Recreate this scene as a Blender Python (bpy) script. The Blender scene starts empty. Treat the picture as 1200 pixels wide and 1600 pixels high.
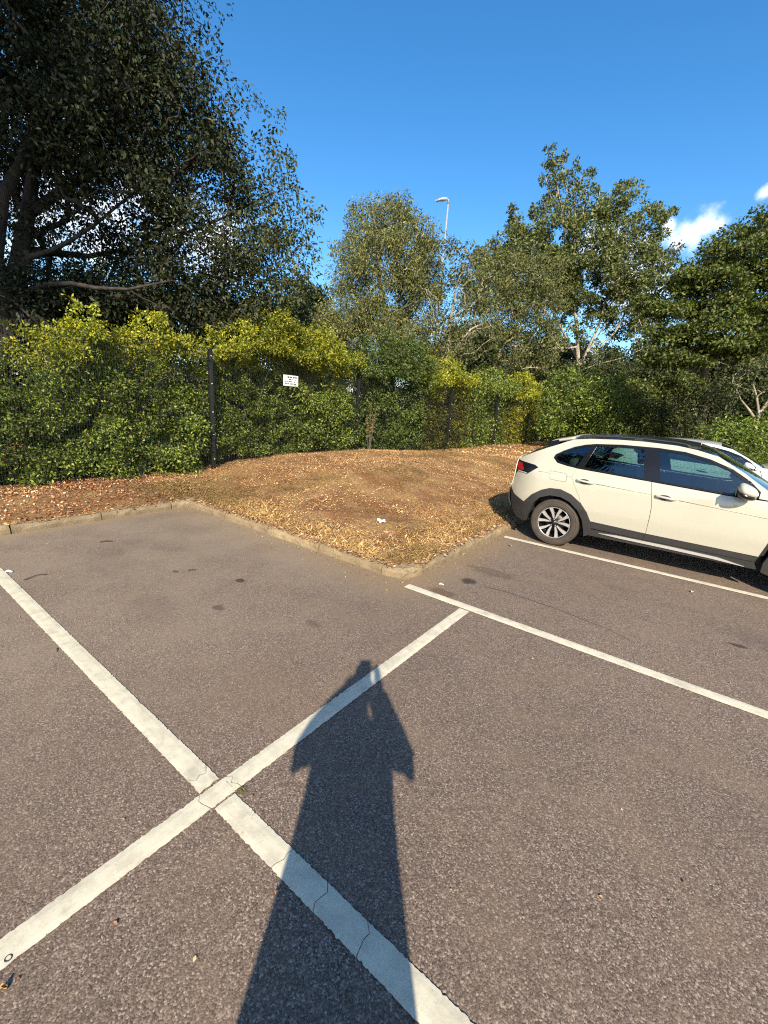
import bpy, bmesh, math, random
import numpy as np
from mathutils import Vector, Matrix

random.seed(7)
rng = np.random.default_rng(11)
scn = bpy.context.scene
COL = scn.collection

# ------------------------------------------------------------------ camera
EYE = 1.68
FPX = 666.19                      # focal length in pixels of a 1200 px wide picture
PITCH, ROLL = 0.245943, 0.066237
_fw = Vector((0, math.cos(PITCH), -math.sin(PITCH)))
_r0 = Vector((1, 0, 0)); _u0 = _r0.cross(_fw)
_rt = _r0 * math.cos(ROLL) + _u0 * math.sin(ROLL)
_up = -_r0 * math.sin(ROLL) + _u0 * math.cos(ROLL)
cam_d = bpy.data.cameras.new('camera')
cam = bpy.data.objects.new('camera', cam_d); COL.objects.link(cam)
M = Matrix.Identity(4)
for i, c in enumerate((_rt, _up, -_fw)):
    for j in range(3): M[j][i] = c[j]
M.translation = Vector((0, 0, EYE))
cam.matrix_world = M
cam_d.sensor_fit = 'HORIZONTAL'; cam_d.sensor_width = 36.0
cam_d.lens = FPX / 1200 * 36.0
cam_d.clip_start = 0.03; cam_d.clip_end = 3000
scn.camera = cam

# ------------------------------------------------------------------ sun + sky
SUN_EL = math.radians(33.9)
light_dir = Vector((-0.0209, 1.0, 0)).normalized() * math.cos(SUN_EL) + Vector((0, 0, -math.sin(SUN_EL)))
sun_d = bpy.data.lights.new('sun', 'SUN'); sun_d.energy = 5.0; sun_d.angle = math.radians(0.55)
sun_d.color = (1.0, 0.865, 0.67)
sun = bpy.data.objects.new('sun', sun_d); COL.objects.link(sun)
sun.rotation_euler = light_dir.to_track_quat('-Z', 'Y').to_euler()
sun.location = (0, -20, 20)

def pixel_dir(px, py):
    return (_rt * ((px - 600) / FPX) - _up * ((py - 800) / FPX) + _fw)

world = bpy.data.worlds.new('World'); scn.world = world; world.use_nodes = True
wn, wl = world.node_tree.nodes, world.node_tree.links
wn.clear()
w_out = wn.new('ShaderNodeOutputWorld'); w_bg = wn.new('ShaderNodeBackground')
sky = wn.new('ShaderNodeTexSky'); sky.sky_type = 'NISHITA'; sky.sun_disc = False
sky.sun_elevation = SUN_EL; sky.sun_rotation = math.pi
sky.air_density = 1.0; sky.dust_density = 0.8; sky.ozone_density = 3.0; sky.altitude = 50
w_bg.inputs['Strength'].default_value = 0.1
# a few small cumulus clouds, low in the sky
tc = wn.new('ShaderNodeTexCoord')
def wmath(op, a, b=None, c=None):
    n = wn.new('ShaderNodeMath'); n.operation = op
    for i, v in enumerate((a, b, c)):
        if v is None: continue
        if isinstance(v, (int, float)): n.inputs[i].default_value = v
        else: wl.new(v, n.inputs[i])
    return n.outputs[0]
wnoise = wn.new('ShaderNodeTexNoise'); wnoise.inputs['Scale'].default_value = 30; wnoise.inputs['Detail'].default_value = 7
wnoise.inputs['Roughness'].default_value = 0.58
wl.new(tc.outputs['Generated'], wnoise.inputs['Vector'])
field = None
CLOUDS = [(1104, 352, 2.0), (1082, 366, 2.0), (1122, 350, 1.3), (1058, 382, 1.6), (1044, 352, 0.9), (1198, 301, 0.8),
          (940, 385, 3.6), (60, 330, 7), (150, 350, 7), (250, 330, 6), (330, 380, 6), (100, 250, 5), (1000, 450, 6)]
dirs = [(pixel_dir(px, py).normalized(), r) for px, py, r in CLOUDS]
for k in range(16):   # fair-weather clouds go on round the rest of the sky; the car windows mirror some of them
    az = math.radians(60 + 240 * (k + random.uniform(-.4, .4)) / 15); el = math.radians(random.uniform(8, 48))
    dirs.append((Vector((math.sin(az) * math.cos(el), math.cos(az) * math.cos(el), math.sin(el))), random.uniform(5, 10)))
for d, r in dirs:
    dp = wn.new('ShaderNodeVectorMath'); dp.operation = 'DOT_PRODUCT'
    nrm = wn.new('ShaderNodeVectorMath'); nrm.operation = 'NORMALIZE'
    wl.new(tc.outputs['Generated'], nrm.inputs[0]); wl.new(nrm.outputs[0], dp.inputs[0]); dp.inputs[1].default_value = d
    ang = wmath('ARCCOSINE', wmath('MINIMUM', dp.outputs['Value'], 0.999999))
    v = wmath('SUBTRACT', 1.0, wmath('DIVIDE', ang, math.radians(r)))
    field = v if field is None else wmath('MAXIMUM', field, v)
cl = wmath('ADD', field, wmath('MULTIPLY', wmath('SUBTRACT', wnoise.outputs['Fac'], 0.5), 1.9))
mr = wn.new('ShaderNodeMapRange'); mr.interpolation_type = 'SMOOTHSTEP'
mr.inputs['From Min'].default_value = 0.05; mr.inputs['From Max'].default_value = 1.25
wl.new(cl, mr.inputs['Value'])
wmix = wn.new('ShaderNodeMix'); wmix.data_type = 'RGBA'
wl.new(wmath('MULTIPLY', mr.outputs['Result'], 0.88), wmix.inputs['Factor'])
whs = wn.new('ShaderNodeHueSaturation'); whs.inputs['Saturation'].default_value = 1.3; whs.inputs['Hue'].default_value = 0.498; whs.inputs['Value'].default_value = 1.28
wl.new(sky.outputs['Color'], whs.inputs['Color'])
wl.new(whs.outputs['Color'], wmix.inputs['A']); wmix.inputs['B'].default_value = (9.5, 9.5, 9.7, 1)
wl.new(wmix.outputs['Result'], w_bg.inputs['Color']); wl.new(w_bg.outputs[0], w_out.inputs['Surface'])

scn.view_settings.view_transform = 'Standard'; scn.view_settings.look = 'None'
scn.view_settings.gamma = 1.0; scn.view_settings.use_curve_mapping = False
scn.view_settings.exposure = 0.92
scn.render.engine = 'CYCLES'
scn.cycles.use_denoising = False; scn.cycles.filter_width = 1.15
scn.cycles.max_bounces = 6; scn.cycles.transparent_max_bounces = 8
scn.cycles.diffuse_bounces = 3; scn.cycles.glossy_bounces = 3

# ------------------------------------------------------------------ frames of reference
YAW = -0.93979
D1 = Vector((math.sin(YAW), math.cos(YAW), 0))      # along the bays, towards the fence
D2 = Vector((math.cos(YAW), -math.sin(YAW), 0))     # along the kerb, away to the right
def lot(a, b, z=0.0): return D1 * a + D2 * b + Vector((0, 0, z))
def at(px, py, Y):
    d = pixel_dir(px, py); return Vector((0, 0, EYE)) + d * (Y / d.y)
def on_ground(px, py, z=0.0):
    d = pixel_dir(px, py); return Vector((0, 0, EYE)) + d * ((z - EYE) / d.z)
def to_lot(v): return v.dot(D1), v.dot(D2)
FENCE_A = 7.75
KERB_A, KERB_B, KERB_A2 = 2.09, 3.30, 6.04

# ------------------------------------------------------------------ helpers
def link(o, parent=None):
    COL.objects.link(o)
    if parent is not None: o.parent = parent
    return o
def tag(o, label=None, cat=None, group=None, kind=None):
    if label: o['label'] = label
    if cat: o['category'] = cat
    if group: o['group'] = group
    if kind: o['kind'] = kind
    return o
def empty(name, loc=(0, 0, 0), rz=0.0):
    o = bpy.data.objects.new(name, None); o.empty_display_size = 0.2
    o.location = loc; o.rotation_euler = (0, 0, rz); return link(o)
def mesh_obj(name, V, F, mat, parent=None, smooth=False):
    me = bpy.data.meshes.new(name)
    me.from_pydata([tuple(v) for v in V], [], F); me.update()
    if smooth: me.polygons.foreach_set('use_smooth', [True] * len(me.polygons))
    if mat: me.materials.append(mat)
    return link(bpy.data.objects.new(name, me), parent)
def bm_obj(name, bm, mat, parent=None, smooth=False, bevel=0.0):
    me = bpy.data.meshes.new(name); bm.to_mesh(me); bm.free()
    if smooth: me.polygons.foreach_set('use_smooth', [True] * len(me.polygons))
    if mat: me.materials.append(mat)
    o = link(bpy.data.objects.new(name, me), parent)
    if bevel:
        m = o.modifiers.new('bevel', 'BEVEL'); m.width = bevel; m.segments = 2; m.limit_method = 'ANGLE'
    return o
class MB:
    def __init__(s): s.V, s.F = [], []
    def box(s, c, size, R=None):
        n = len(s.V); hx, hy, hz = size[0] / 2, size[1] / 2, size[2] / 2
        for dx, dy, dz in ((-1,-1,-1),(1,-1,-1),(1,1,-1),(-1,1,-1),(-1,-1,1),(1,-1,1),(1,1,1),(-1,1,1)):
            v = Vector((dx * hx, dy * hy, dz * hz))
            if R is not None: v = R @ v
            s.V.append(Vector(c) + v)
        s.F += [tuple(n + i for i in f) for f in ((0,3,2,1),(4,5,6,7),(0,1,5,4),(1,2,6,5),(2,3,7,6),(3,0,4,7))]
        return s
    def tube(s, pts, rad, n=8, cap=True):
        pts = [Vector(p) for p in pts]
        if not hasattr(rad, '__len__'): rad = [rad] * len(pts)
        base = len(s.V); ref = None
        for i, p in enumerate(pts):
            t = (pts[min(i + 1, len(pts) - 1)] - pts[max(i - 1, 0)])
            t = t.normalized() if t.length > 1e-9 else Vector((0, 0, 1))
            if ref is None: ref = Vector((1, 0, 0)) if abs(t.x) < 0.8 else Vector((0, 1, 0))
            u = (ref - t * ref.dot(t)).normalized(); v = t.cross(u); ref = u
            for k in range(n):
                a = 2 * math.pi * k / n
                s.V.append(p + (u * math.cos(a) + v * math.sin(a)) * rad[i])
        for i in range(len(pts) - 1):
            for k in range(n):
                k2 = (k + 1) % n
                s.F.append((base + i*n + k, base + i*n + k2, base + (i+1)*n + k2, base + (i+1)*n + k))
        if cap:
            s.F.append(tuple(base + k for k in range(n - 1, -1, -1)))
            s.F.append(tuple(base + (len(pts)-1)*n + k for k in range(n)))
        return s
    def grid(s, fn, nu, nv):
        n = len(s.V)
        for i in range(nu + 1):
            for j in range(nv + 1): s.V.append(Vector(fn(i / nu, j / nv)))
        for i in range(nu):
            for j in range(nv):
                a = n + i*(nv+1) + j; s.F.append((a, a + nv + 1, a + nv + 2, a + 1))
        return s
    def lathe(s, prof, axis='y', n=32, c=(0, 0, 0)):
        """prof: (radius, along) pairs turned about the y axis"""
        b = len(s.V); c = Vector(c)
        for r, h in prof:
            for k in range(n):
                a = 2*math.pi*k/n; s.V.append(c + Vector((r*math.cos(a), h, r*math.sin(a))))
        for i in range(len(prof) - 1):
            for k in range(n):
                k2 = (k+1) % n; s.F.append((b+i*n+k, b+i*n+k2, b+(i+1)*n+k2, b+(i+1)*n+k))
        return s
    def build(s, name, mat, parent=None, smooth=False, bevel=0.0):
        o = mesh_obj(name, s.V, s.F, mat, parent, smooth)
        if bevel:
            m = o.modifiers.new('bevel', 'BEVEL'); m.width = bevel; m.segments = 2; m.limit_method = 'ANGLE'
        return o
def fast_mesh(name, V, F, mat, parent=None, col=None, smooth=False):
    """V (n,3) array, F (m,k) array of equal-sided faces"""
    V = np.asarray(V, np.float32); F = np.asarray(F, np.int32)
    me = bpy.data.meshes.new(name)
    me.vertices.add(len(V)); me.vertices.foreach_set('co', V.ravel())
    k = F.shape[1]
    me.loops.add(F.size); me.loops.foreach_set('vertex_index', F.ravel())
    me.polygons.add(len(F)); me.polygons.foreach_set('loop_start', np.arange(0, F.size, k, dtype=np.int32))
    me.update(calc_edges=True)
    if smooth: me.polygons.foreach_set('use_smooth', [True] * len(F))
    if col is not None:
        at_ = me.color_attributes.new('piece_colour', 'FLOAT_COLOR', 'POINT')
        c4 = np.ones((len(V), 4), np.float32); c4[:, :3] = col
        at_.data.foreach_set('color', c4.ravel())
    me.materials.append(mat)
    return link(bpy.data.objects.new(name, me), parent)
def noise2(x, y, seed=0):
    """cheap smooth value noise, vectorised"""
    x = np.asarray(x, float); y = np.asarray(y, float)
    xi, yi = np.floor(x), np.floor(y); fx, fy = x - xi, y - yi
    fx, fy = fx*fx*(3-2*fx), fy*fy*(3-2*fy)
    def h(a, b): 
        v = np.sin(a * 127.1 + b * 311.7 + seed * 74.7) * 43758.5453; return v - np.floor(v)
    return (h(xi, yi)*(1-fx)*(1-fy) + h(xi+1, yi)*fx*(1-fy) + h(xi, yi+1)*(1-fx)*fy + h(xi+1, yi+1)*fx*fy)
def sstep(x, a, b):
    t = np.clip((np.asarray(x, float) - a) / (b - a), 0, 1); return t*t*(3-2*t)

# ------------------------------------------------------------------ materials
class Mat:
    def __init__(s, name):
        s.m = bpy.data.materials.new(name); s.m.use_nodes = True
        s.n, s.l = s.m.node_tree.nodes, s.m.node_tree.links
        s.b = s.n['Principled BSDF']; s.out = s.n['Material Output']
        s.tc = None
    def node(s, t, **kw):
        n = s.n.new(t)
        for k, v in kw.items(): setattr(n, k, v)
        return n
    def put(s, v, sock):
        if hasattr(v, 'is_output') or isinstance(v, bpy.types.NodeSocket): s.l.new(v, sock)
        else: sock.default_value = v
    def coord(s, which='Object', scale=None):
        if s.tc is None: s.tc = s.node('ShaderNodeTexCoord')
        v = s.tc.outputs[which]
        if scale:
            mp = s.node('ShaderNodeMapping'); mp.inputs['Scale'].default_value = scale; s.l.new(v, mp.inputs['Vector']); v = mp.outputs[0]
        return v
    def noise(s, scale, detail=4, rough=0.55, vec=None, out='Fac', dist=0.0):
        n = s.node('ShaderNodeTexNoise'); n.inputs['Scale'].default_value = scale; n.inputs['Detail'].default_value = detail
        n.inputs['Roughness'].default_value = rough; n.inputs['Distortion'].default_value = dist
        s.l.new(vec if vec is not None else s.coord(), n.inputs['Vector']); return n.outputs[out]
    def voronoi(s, scale, feature='F1', out='Distance', vec=None):
        n = s.node('ShaderNodeTexVoronoi', feature=feature); n.inputs['Scale'].default_value = scale
        s.l.new(vec if vec is not None else s.coord(), n.inputs['Vector']); return n.outputs[out]
    def ramp(s, fac, stops, interp='LINEAR'):
        r = s.node('ShaderNodeValToRGB'); r.color_ramp.interpolation = interp
        e = r.color_ramp.elements
        while len(e) < len(stops): e.new(0.5)
        for el, (p, c) in zip(e, stops): el.position = p; el.color = (*c, 1) if len(c) == 3 else c
        s.put(fac, r.inputs['Fac']); return r.outputs['Color']
    def mix(s, f, a, b, mode='MIX'):
        n = s.node('ShaderNodeMix', data_type='RGBA', blend_type=mode)
        for v, k in ((f, 0), (a, 6), (b, 7)):
            if isinstance(v, tuple) and len(v) == 3: v = (*v, 1)
            s.put(v, n.inputs[k])
        return n.outputs[2]
    def math(s, op, a, b=None, c=None):
        n = s.node('ShaderNodeMath', operation=op)
        for i, v in enumerate((a, b, c)):
            if v is not None: s.put(v, n.inputs[i])
        return n.outputs[0]
    def mapr(s, v, a, b, c=0.0, d=1.0):
        n = s.node('ShaderNodeMapRange', interpolation_type='SMOOTHSTEP')
        s.put(v, n.inputs['Value'])
        for k, x in (('From Min', a), ('From Max', b), ('To Min', c), ('To Max', d)): n.inputs[k].default_value = x
        return n.outputs['Result']
    def bump(s, h, strength=0.5, dist=0.01):
        n = s.node('ShaderNodeBump'); n.inputs['Strength'].default_value = strength; n.inputs['Distance'].default_value = dist
        s.put(h, n.inputs['Height']); s.l.new(n.outputs[0], s.b.inputs['Normal']); return n
    def base(s, v):
        if isinstance(v, tuple) and len(v) == 3: v = (*v, 1)
        s.put(v, s.b.inputs['Base Color']); return s
    def set(s, **kw):
        for k, v in kw.items(): s.put(v, s.b.inputs[k.replace('_', ' ')])
        return s
def simple(name, col, rough=0.5, metal=0.0, spec=0.5, var=0.0, scale=20, bump=0.0):
    m = Mat(name)
    if var:
        f = m.noise(scale, 5)
        m.base(m.mix(m.mapr(f, 0.3, 0.7), tuple(c*(1-var) for c in col), tuple(min(1, c*(1+var)) for c in col)))
    else: m.base(col)
    m.set(Roughness=rough, Metallic=metal); m.b.inputs['Specular IOR Level'].default_value = spec
    if bump: m.bump(m.noise(scale*4, 4), bump, 0.005)
    return m.m

# asphalt: worn bitumen with brown-grey stone chippings
def asphalt_material():
    m = Mat('asphalt')
    c1 = m.voronoi(180, out='Color'); c2 = m.voronoi(340, out='Color')
    sep1 = m.node('ShaderNodeSeparateColor'); m.l.new(c1, sep1.inputs[0])
    sep2 = m.node('ShaderNodeSeparateColor'); m.l.new(c2, sep2.inputs[0])
    stones = m.ramp(sep1.outputs[0], [(0.0, (0.0310,0.0216,0.0163)), (0.30, (0.0812,0.0589,0.0448)), (0.62, (0.1585,0.1191,0.0925)), (0.88, (0.2785,0.2159,0.1707)), (1.0, (0.5104,0.4245,0.3414))])
    fine = m.ramp(sep2.outputs[1], [(0.0, (0.0402,0.0284,0.0220)), (0.5, (0.1277,0.0947,0.0732)), (1.0, (0.2862,0.2198,0.1743))])
    colr = m.mix(0.42, stones, fine)
    big = m.noise(0.55, 5, 0.6); mid = m.noise(3.0, 5, 0.65); patchy = m.noise(11, 4, 0.6)
    colr = m.mix(m.mapr(big, 0.35, 0.68, 0.0, 0.30), colr, (0.0774,0.0596,0.0484))
    colr = m.mix(m.mapr(mid, 0.42, 0.72, 0.0, 0.42), colr, (0.1818,0.1341,0.0925))
    colr = m.mix(m.mapr(patchy, 0.6, 0.85, 0.0, 0.22), colr, (0.0580,0.0447,0.0370))
    sx = m.node('ShaderNodeSeparateXYZ'); m.l.new(m.coord(), sx.inputs[0])
    def dotp(D): return m.math('ADD', m.math('MULTIPLY', sx.outputs[0], D.x), m.math('MULTIPLY', sx.outputs[1], D.y))
    a, b = dotp(D1), dotp(D2)
    # grit and dust washed up against the kerbs and into the quiet corner of the bay
    near1 = m.math('MULTIPLY', m.mapr(a, KERB_A - 0.55, KERB_A + 0.02), m.mapr(b, KERB_B - 0.7, KERB_B))
    near2 = m.math('MULTIPLY', m.mapr(b, KERB_B - 0.6, KERB_B + 0.02), m.mapr(a, KERB_A - 0.5, KERB_A + 0.2))
    near3 = m.math('MULTIPLY', m.mapr(a, KERB_A2 - 0.35, KERB_A2 + 0.02), 1.0)
    near = m.math('MAXIMUM', m.math('MAXIMUM', near1, near2), near3)
    dn = m.noise(16, 6, 0.7)
    dust = m.math('MULTIPLY', near, m.mapr(dn, 0.22, 0.52))
    colr = m.mix(m.math('MULTIPLY', dust, 0.88), colr, m.ramp(sep2.outputs[0], [(0, (.10,.07,.038)), (1, (.30,.215,.125))]))
    wide = m.math('MULTIPLY', m.mapr(a, 0.9, 4.2), m.mapr(m.noise(1.3, 5, 0.6), 0.30, 0.65, 0.2, 1.0))
    colr = m.mix(m.math('MULTIPLY', wide, 0.5), colr, m.ramp(sep2.outputs[2], [(0, (.15,.118,.088)), (1, (.36,.295,.22))]))
    # oil spots and a damp-looking repair, each with a shape of its own
    wob = m.noise(9, 4, 0.6)
    def spot(px, py, ra, rb, k, c):
        nonlocal colr
        p = on_ground(px, py); pa, pb = to_lot(p)
        da = m.math('DIVIDE', m.math('SUBTRACT', a, pa), ra); db = m.math('DIVIDE', m.math('SUBTRACT', b, pb), rb)
        r = m.math('SQRT', m.math('ADD', m.math('MULTIPLY', da, da), m.math('MULTIPLY', db, db)))
        r = m.math('ADD', r, m.math('MULTIPLY', m.math('SUBTRACT', wob, 0.5), 1.5))
        colr = m.mix(m.mapr(r, 0.45, 1.0, k, 0.0), colr, c)
    spot(731, 908, .10, .10, .80, (.020,.016,.014)); spot(375, 907, .07, .05, .8, (.025,.02,.018)); spot(342, 950, .08, .05, .6, (.03,.025,.02))
    spot(275, 893, .05, .03, .7, (.025,.02,.018)); spot(1150, 1008, .09, .04, .8, (.025,.02,.018)); spot(1178, 998, .3, .22, .28, (.06,.05,.045))
    spot(965, 918, .22, .10, .25, (.06,.05,.042)); spot(240, 948, .30, .22, .22, (.07,.06,.052)); spot(690, 925, .2, .09, .6, (.07,.045,.025))
    spot(770, 895, .35, .16, .5, (.07,.05,.03)); spot(170, 880, .55, .3, .2, (.08,.066,.055)); spot(490, 975, .09, .05, .4, (.05,.03,.022)); spot(430, 1085, .5, .35, .3, (.16,.11,.075))
    m.base(colr)
    h = m.math('ADD', m.math('MULTIPLY', m.voronoi(180), -1.0), m.math('MULTIPLY', m.noise(420, 2), 0.35))
    m.bump(h, 0.42, 0.003)
    m.set(Roughness=0.86); m.b.inputs['Specular IOR Level'].default_value = 0.28
    return m.m
def line_material():
    m = Mat('thermoplastic_line')
    f = m.noise(13, 6, 0.65); g = m.noise(140, 3, 0.6)
    c = m.mix(m.mapr(f, 0.35, 0.75), (.55,.52,.40), (.42,.39,.30))
    c = m.mix(m.mapr(g, 0.56, 0.74, 0, .55), c, (.36,.32,.26))
    c = m.mix(m.mapr(m.noise(34, 4, 0.7), 0.60, 0.74, 0, .5), c, (.33,.30,.25))
    c = m.mix(m.mapr(m.noise(5.5, 6, .7), .52, .68, 0, .42), c, (.27,.245,.20)); c = m.mix(m.mapr(m.noise(90, 5, .75), .63, .70, 0, .8), c, (.13,.105,.09))
    pits = m.voronoi(60); c = m.mix(m.mapr(pits, 0.02, 0.09, .55, 0), c, (.20,.17,.14))
    m.base(c); m.set(Roughness=0.75); m.bump(m.noise(220, 4, 0.7), 0.25, 0.002)
    return m.m
def kerb_material():
    m = Mat('weathered_kerb_concrete')
    f = m.noise(4.5, 6, 0.65); g = m.noise(60, 4, 0.6)
    c = m.ramp(f, [(.28, (.12,.086,.043)), (.5, (.27,.20,.112)), (.72, (.40,.31,.18))])
    c = m.mix(m.mapr(g, .45, .72, 0, .6), c, (.13,.105,.07))
    c = m.mix(m.mapr(m.noise(9, 5, .7), .56, .72, 0, .7), c, (.075,.075,.035))
    oi = m.node('ShaderNodeObjectInfo'); c = m.mix(m.mapr(oi.outputs['Random'], 0, 1, 0, .45), c, (.13,.10,.06))
    m.base(c); m.set(Roughness=.9); m.bump(m.noise(70, 6, .7), .8, .012)
    return m.m
def bed_material():
    m = Mat('dry_mulch')
    c = m.ramp(m.noise(30, 6, .7), [(.28, (.13,.068,.032)), (.48, (.28,.165,.075)), (.62, (.42,.27,.13)), (.8, (.56,.41,.22))])
    c = m.mix(m.mapr(m.noise(1.6, 4, .6), .42, .60, 0, .7), c, (.17,.075,.032))
    c = m.mix(m.mapr(m.noise(0.9, 3, .5), .54, .66, 0, .5), c, (.36,.24,.10))
    p = on_ground(686, 772, .48); px = m.node('ShaderNodeVectorMath', operation='DISTANCE'); m.l.new(m.coord(), px.inputs[0]); px.inputs[1].default_value = p
    c = m.mix(m.mapr(m.math('ADD', px.outputs['Value'], m.math('MULTIPLY', m.noise(4, 5, .7), .9)), .55, 1.1, .8, 0), c, (.40,.155,.055))
    m.base(c); m.set(Roughness=.95); m.b.inputs['Specular IOR Level'].default_value = .15
    m.bump(m.noise(55, 6, .75), 1.0, .03)
    return m.m
def leaf_material(name, rough=.5, spec=.35, trans=.28):
    m = Mat(name)
    at_ = m.node('ShaderNodeAttribute', attribute_name='piece_colour')
    m.base(at_.outputs['Color']); m.set(Roughness=rough); m.b.inputs['Specular IOR Level'].default_value = spec
    tr = m.node('ShaderNodeBsdfTranslucent'); hs = m.node('ShaderNodeHueSaturation'); hs.inputs['Value'].default_value = 1.25; hs.inputs['Saturation'].default_value = 1.1
    m.l.new(at_.outputs['Color'], hs.inputs['Color']); m.l.new(hs.outputs[0], tr.inputs['Color'])
    mx = m.node('ShaderNodeMixShader'); mx.inputs[0].default_value = trans
    m.l.new(m.b.outputs[0], mx.inputs[1]); m.l.new(tr.outputs[0], mx.inputs[2]); m.l.new(mx.outputs[0], m.out.inputs['Surface'])
    return m.m
def bark_material(name, dark, light, scale=9):
    m = Mat(name)
    v = m.coord('Object', (1, 1, .22))
    c = m.mix(m.mapr(m.noise(scale, 6, .7, v), .35, .65), dark, light)
    c = m.mix(m.mapr(m.noise(scale*.4, 4, .6), .5, .7, 0, .5), c, tuple(x*.6 for x in light))
    m.base(c); m.set(Roughness=.9); m.bump(m.noise(scale*3, 5, .7, v), .7, .02)
    return m.m
ASPHALT, LINE, KERB, BED = asphalt_material(), line_material(), kerb_material(), bed_material()
LEAF = leaf_material('leaf'); LEAF_DULL = leaf_material('leaf_dull', .6, .25, .22); LITTER = leaf_material('dry_litter', .9, .1, .08)
LEAF_DARK = leaf_material('leaf_dark', .55, .22, .12)
BARK_DARK = bark_material('dark_bark', (.018,.014,.010), (.052,.042,.030))
BARK_PALE = bark_material('pale_bark', (.16,.135,.10), (.40,.35,.27))
BARK_MID = bark_material('grey_bark', (.06,.05,.038), (.19,.16,.12))

# ------------------------------------------------------------------ the setting
mesh_obj('ground', [(-900,-900,-.06),(900,-900,-.06),(900,900,-.06),(-900,900,-.06)], [(0,1,2,3)], simple('rough_grass_ground', (.075,.075,.03), .95, var=.4, scale=.6))['kind'] = 'structure'

def poly_sheet(name, pts, mat, cuts=()):
    bm = bmesh.new(); f = bm.faces.new([bm.verts.new(p) for p in pts])
    if f.normal.z < 0: f.normal_flip()
    return bm_obj(name, bm, mat)
E_ = .03   # the asphalt runs a little under the kerb stones
car_park = MB()
END_B = 16.2
for (a0, a1, b0, b1) in ((-40, KERB_A + E_, -40, END_B + E_), (KERB_A + E_, KERB_A2 + E_, -40, KERB_B + E_)):
    n = len(car_park.V); car_park.V += [lot(a0, b0), lot(a0, b1), lot(a1, b1), lot(a1, b0)]; car_park.F.append((n, n+3, n+2, n+1))
o = car_park.build('car_park_asphalt', ASPHALT); o['kind'] = 'structure'
_bm = bmesh.new(); _bm.from_mesh(o.data); bmesh.ops.recalc_face_normals(_bm, faces=_bm.faces)
for f in _bm.faces:
    if f.normal.z < 0: f.normal_flip()
_bm.to_mesh(o.data); _bm.free()

# parking lines: thick thermoplastic with ragged edges and hairline cracks between the laid lengths
def painted_line(p0, p1, w, cracks=(), seed=0, rag=.0021, z=.004, endr=True):
    """p0,p1 in lot coordinates; cracks = distances from p0"""
    r = random.Random(seed)
    P0, P1 = lot(*p0), lot(*p1); L = (P1 - P0).length; t = (P1 - P0).normalized(); n = Vector((-t.y, t.x, 0))
    cuts = [0.0] + sorted(cracks) + [L]
    V, F = [], []
    th = .0035
    zig = [[0.0]*5] + [[r.uniform(-.012, .012) + r.uniform(-.02,.02)*(k-2)/2 for k in range(5)] for _ in cracks] + [[r.uniform(-.006,.006) for _ in range(5)]]
    for s in range(len(cuts) - 1):
        a, b = cuts[s] + (.0011 if s else 0), cuts[s+1] - (.0011 if s < len(cuts) - 2 else 0)
        m = max(2, int((b - a) / .009)); base = len(V)
        for i in range(m + 1):
            f = i / m
            for k in range(5):
                e0, e1 = zig[s][k], zig[s+1][k]
                x = (a + e0) * (1 - f) + (b + e1) * f
                off = (k/4 - .5) * w
                if k in (0, 4): off += r.uniform(-rag, rag) * (2.2 if r.random() < .12 else 1)
                V.append(P0 + t*x + n*off + Vector((0, 0, z + th * (1 if 0 < k < 4 else .4))))
        for i in range(m):
            for k in range(4):
                q = base + i*5 + k; F.append((q, q+5, q+6, q+1))
    o = mesh_obj('parking_line', V, F, LINE); o['kind'] = 'structure'
    _b = bmesh.new(); _b.from_mesh(o.data)
    for f in _b.faces:
        f.normal_update()
        if f.normal.z < 0: f.normal_flip()
    _b.to_mesh(o.data); _b.free()
    return o
LW = .098
painted_line((5.95, .82), (1.45, .82), LW, (4.42,), 1)
painted_line((1.335, .82), (-3.2, .82), LW, (.37, .57, .77, 1.3, 2.1), 2)
painted_line((1.392, -3.6), (1.392, .875), .094, (1.9, 2.96, 3.42, 3.48, 4.35), 3)         # the cross line, left of the crossing
painted_line((1.392, .8785), (1.392, 3.18), .094, (.02,), 4)
painted_line((2.04, 3.245), (-3.6, 3.23), LW, (2.9, 4.4), 5)
painted_line((2.0, 5.63), (-3.6, 5.74), LW, (), 6)
painted_line((2.0, 8.10), (-3.6, 8.12), LW, (), 7)
painted_line((2.0, 10.5), (-3.6, 10.5), LW, (), 8)
painted_line((2.0, 12.9), (-3.6, 12.9), LW, (), 9)

# hairline crack wandering across the bay beside the cream car
ck = MB(); rk = random.Random(4); cpts = [(757, 917), (790, 925), (830, 938), (870, 952), (910, 968), (950, 983), (985, 1000)]
for i, (x, y) in enumerate(cpts):
    p = on_ground(x, y + rk.uniform(-1, 1), .0025); w = .0045*(1 - .1*i); ck.V += [p + D2*w, p - D2*w]
for i in range(len(cpts) - 1): ck.F.append((2*i, 2*i+1, 2*i+3, 2*i+2))
o = ck.build('asphalt_crack', simple('crack_dirt', (.03,.022,.016), .95)); o['kind'] = 'structure'

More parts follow.
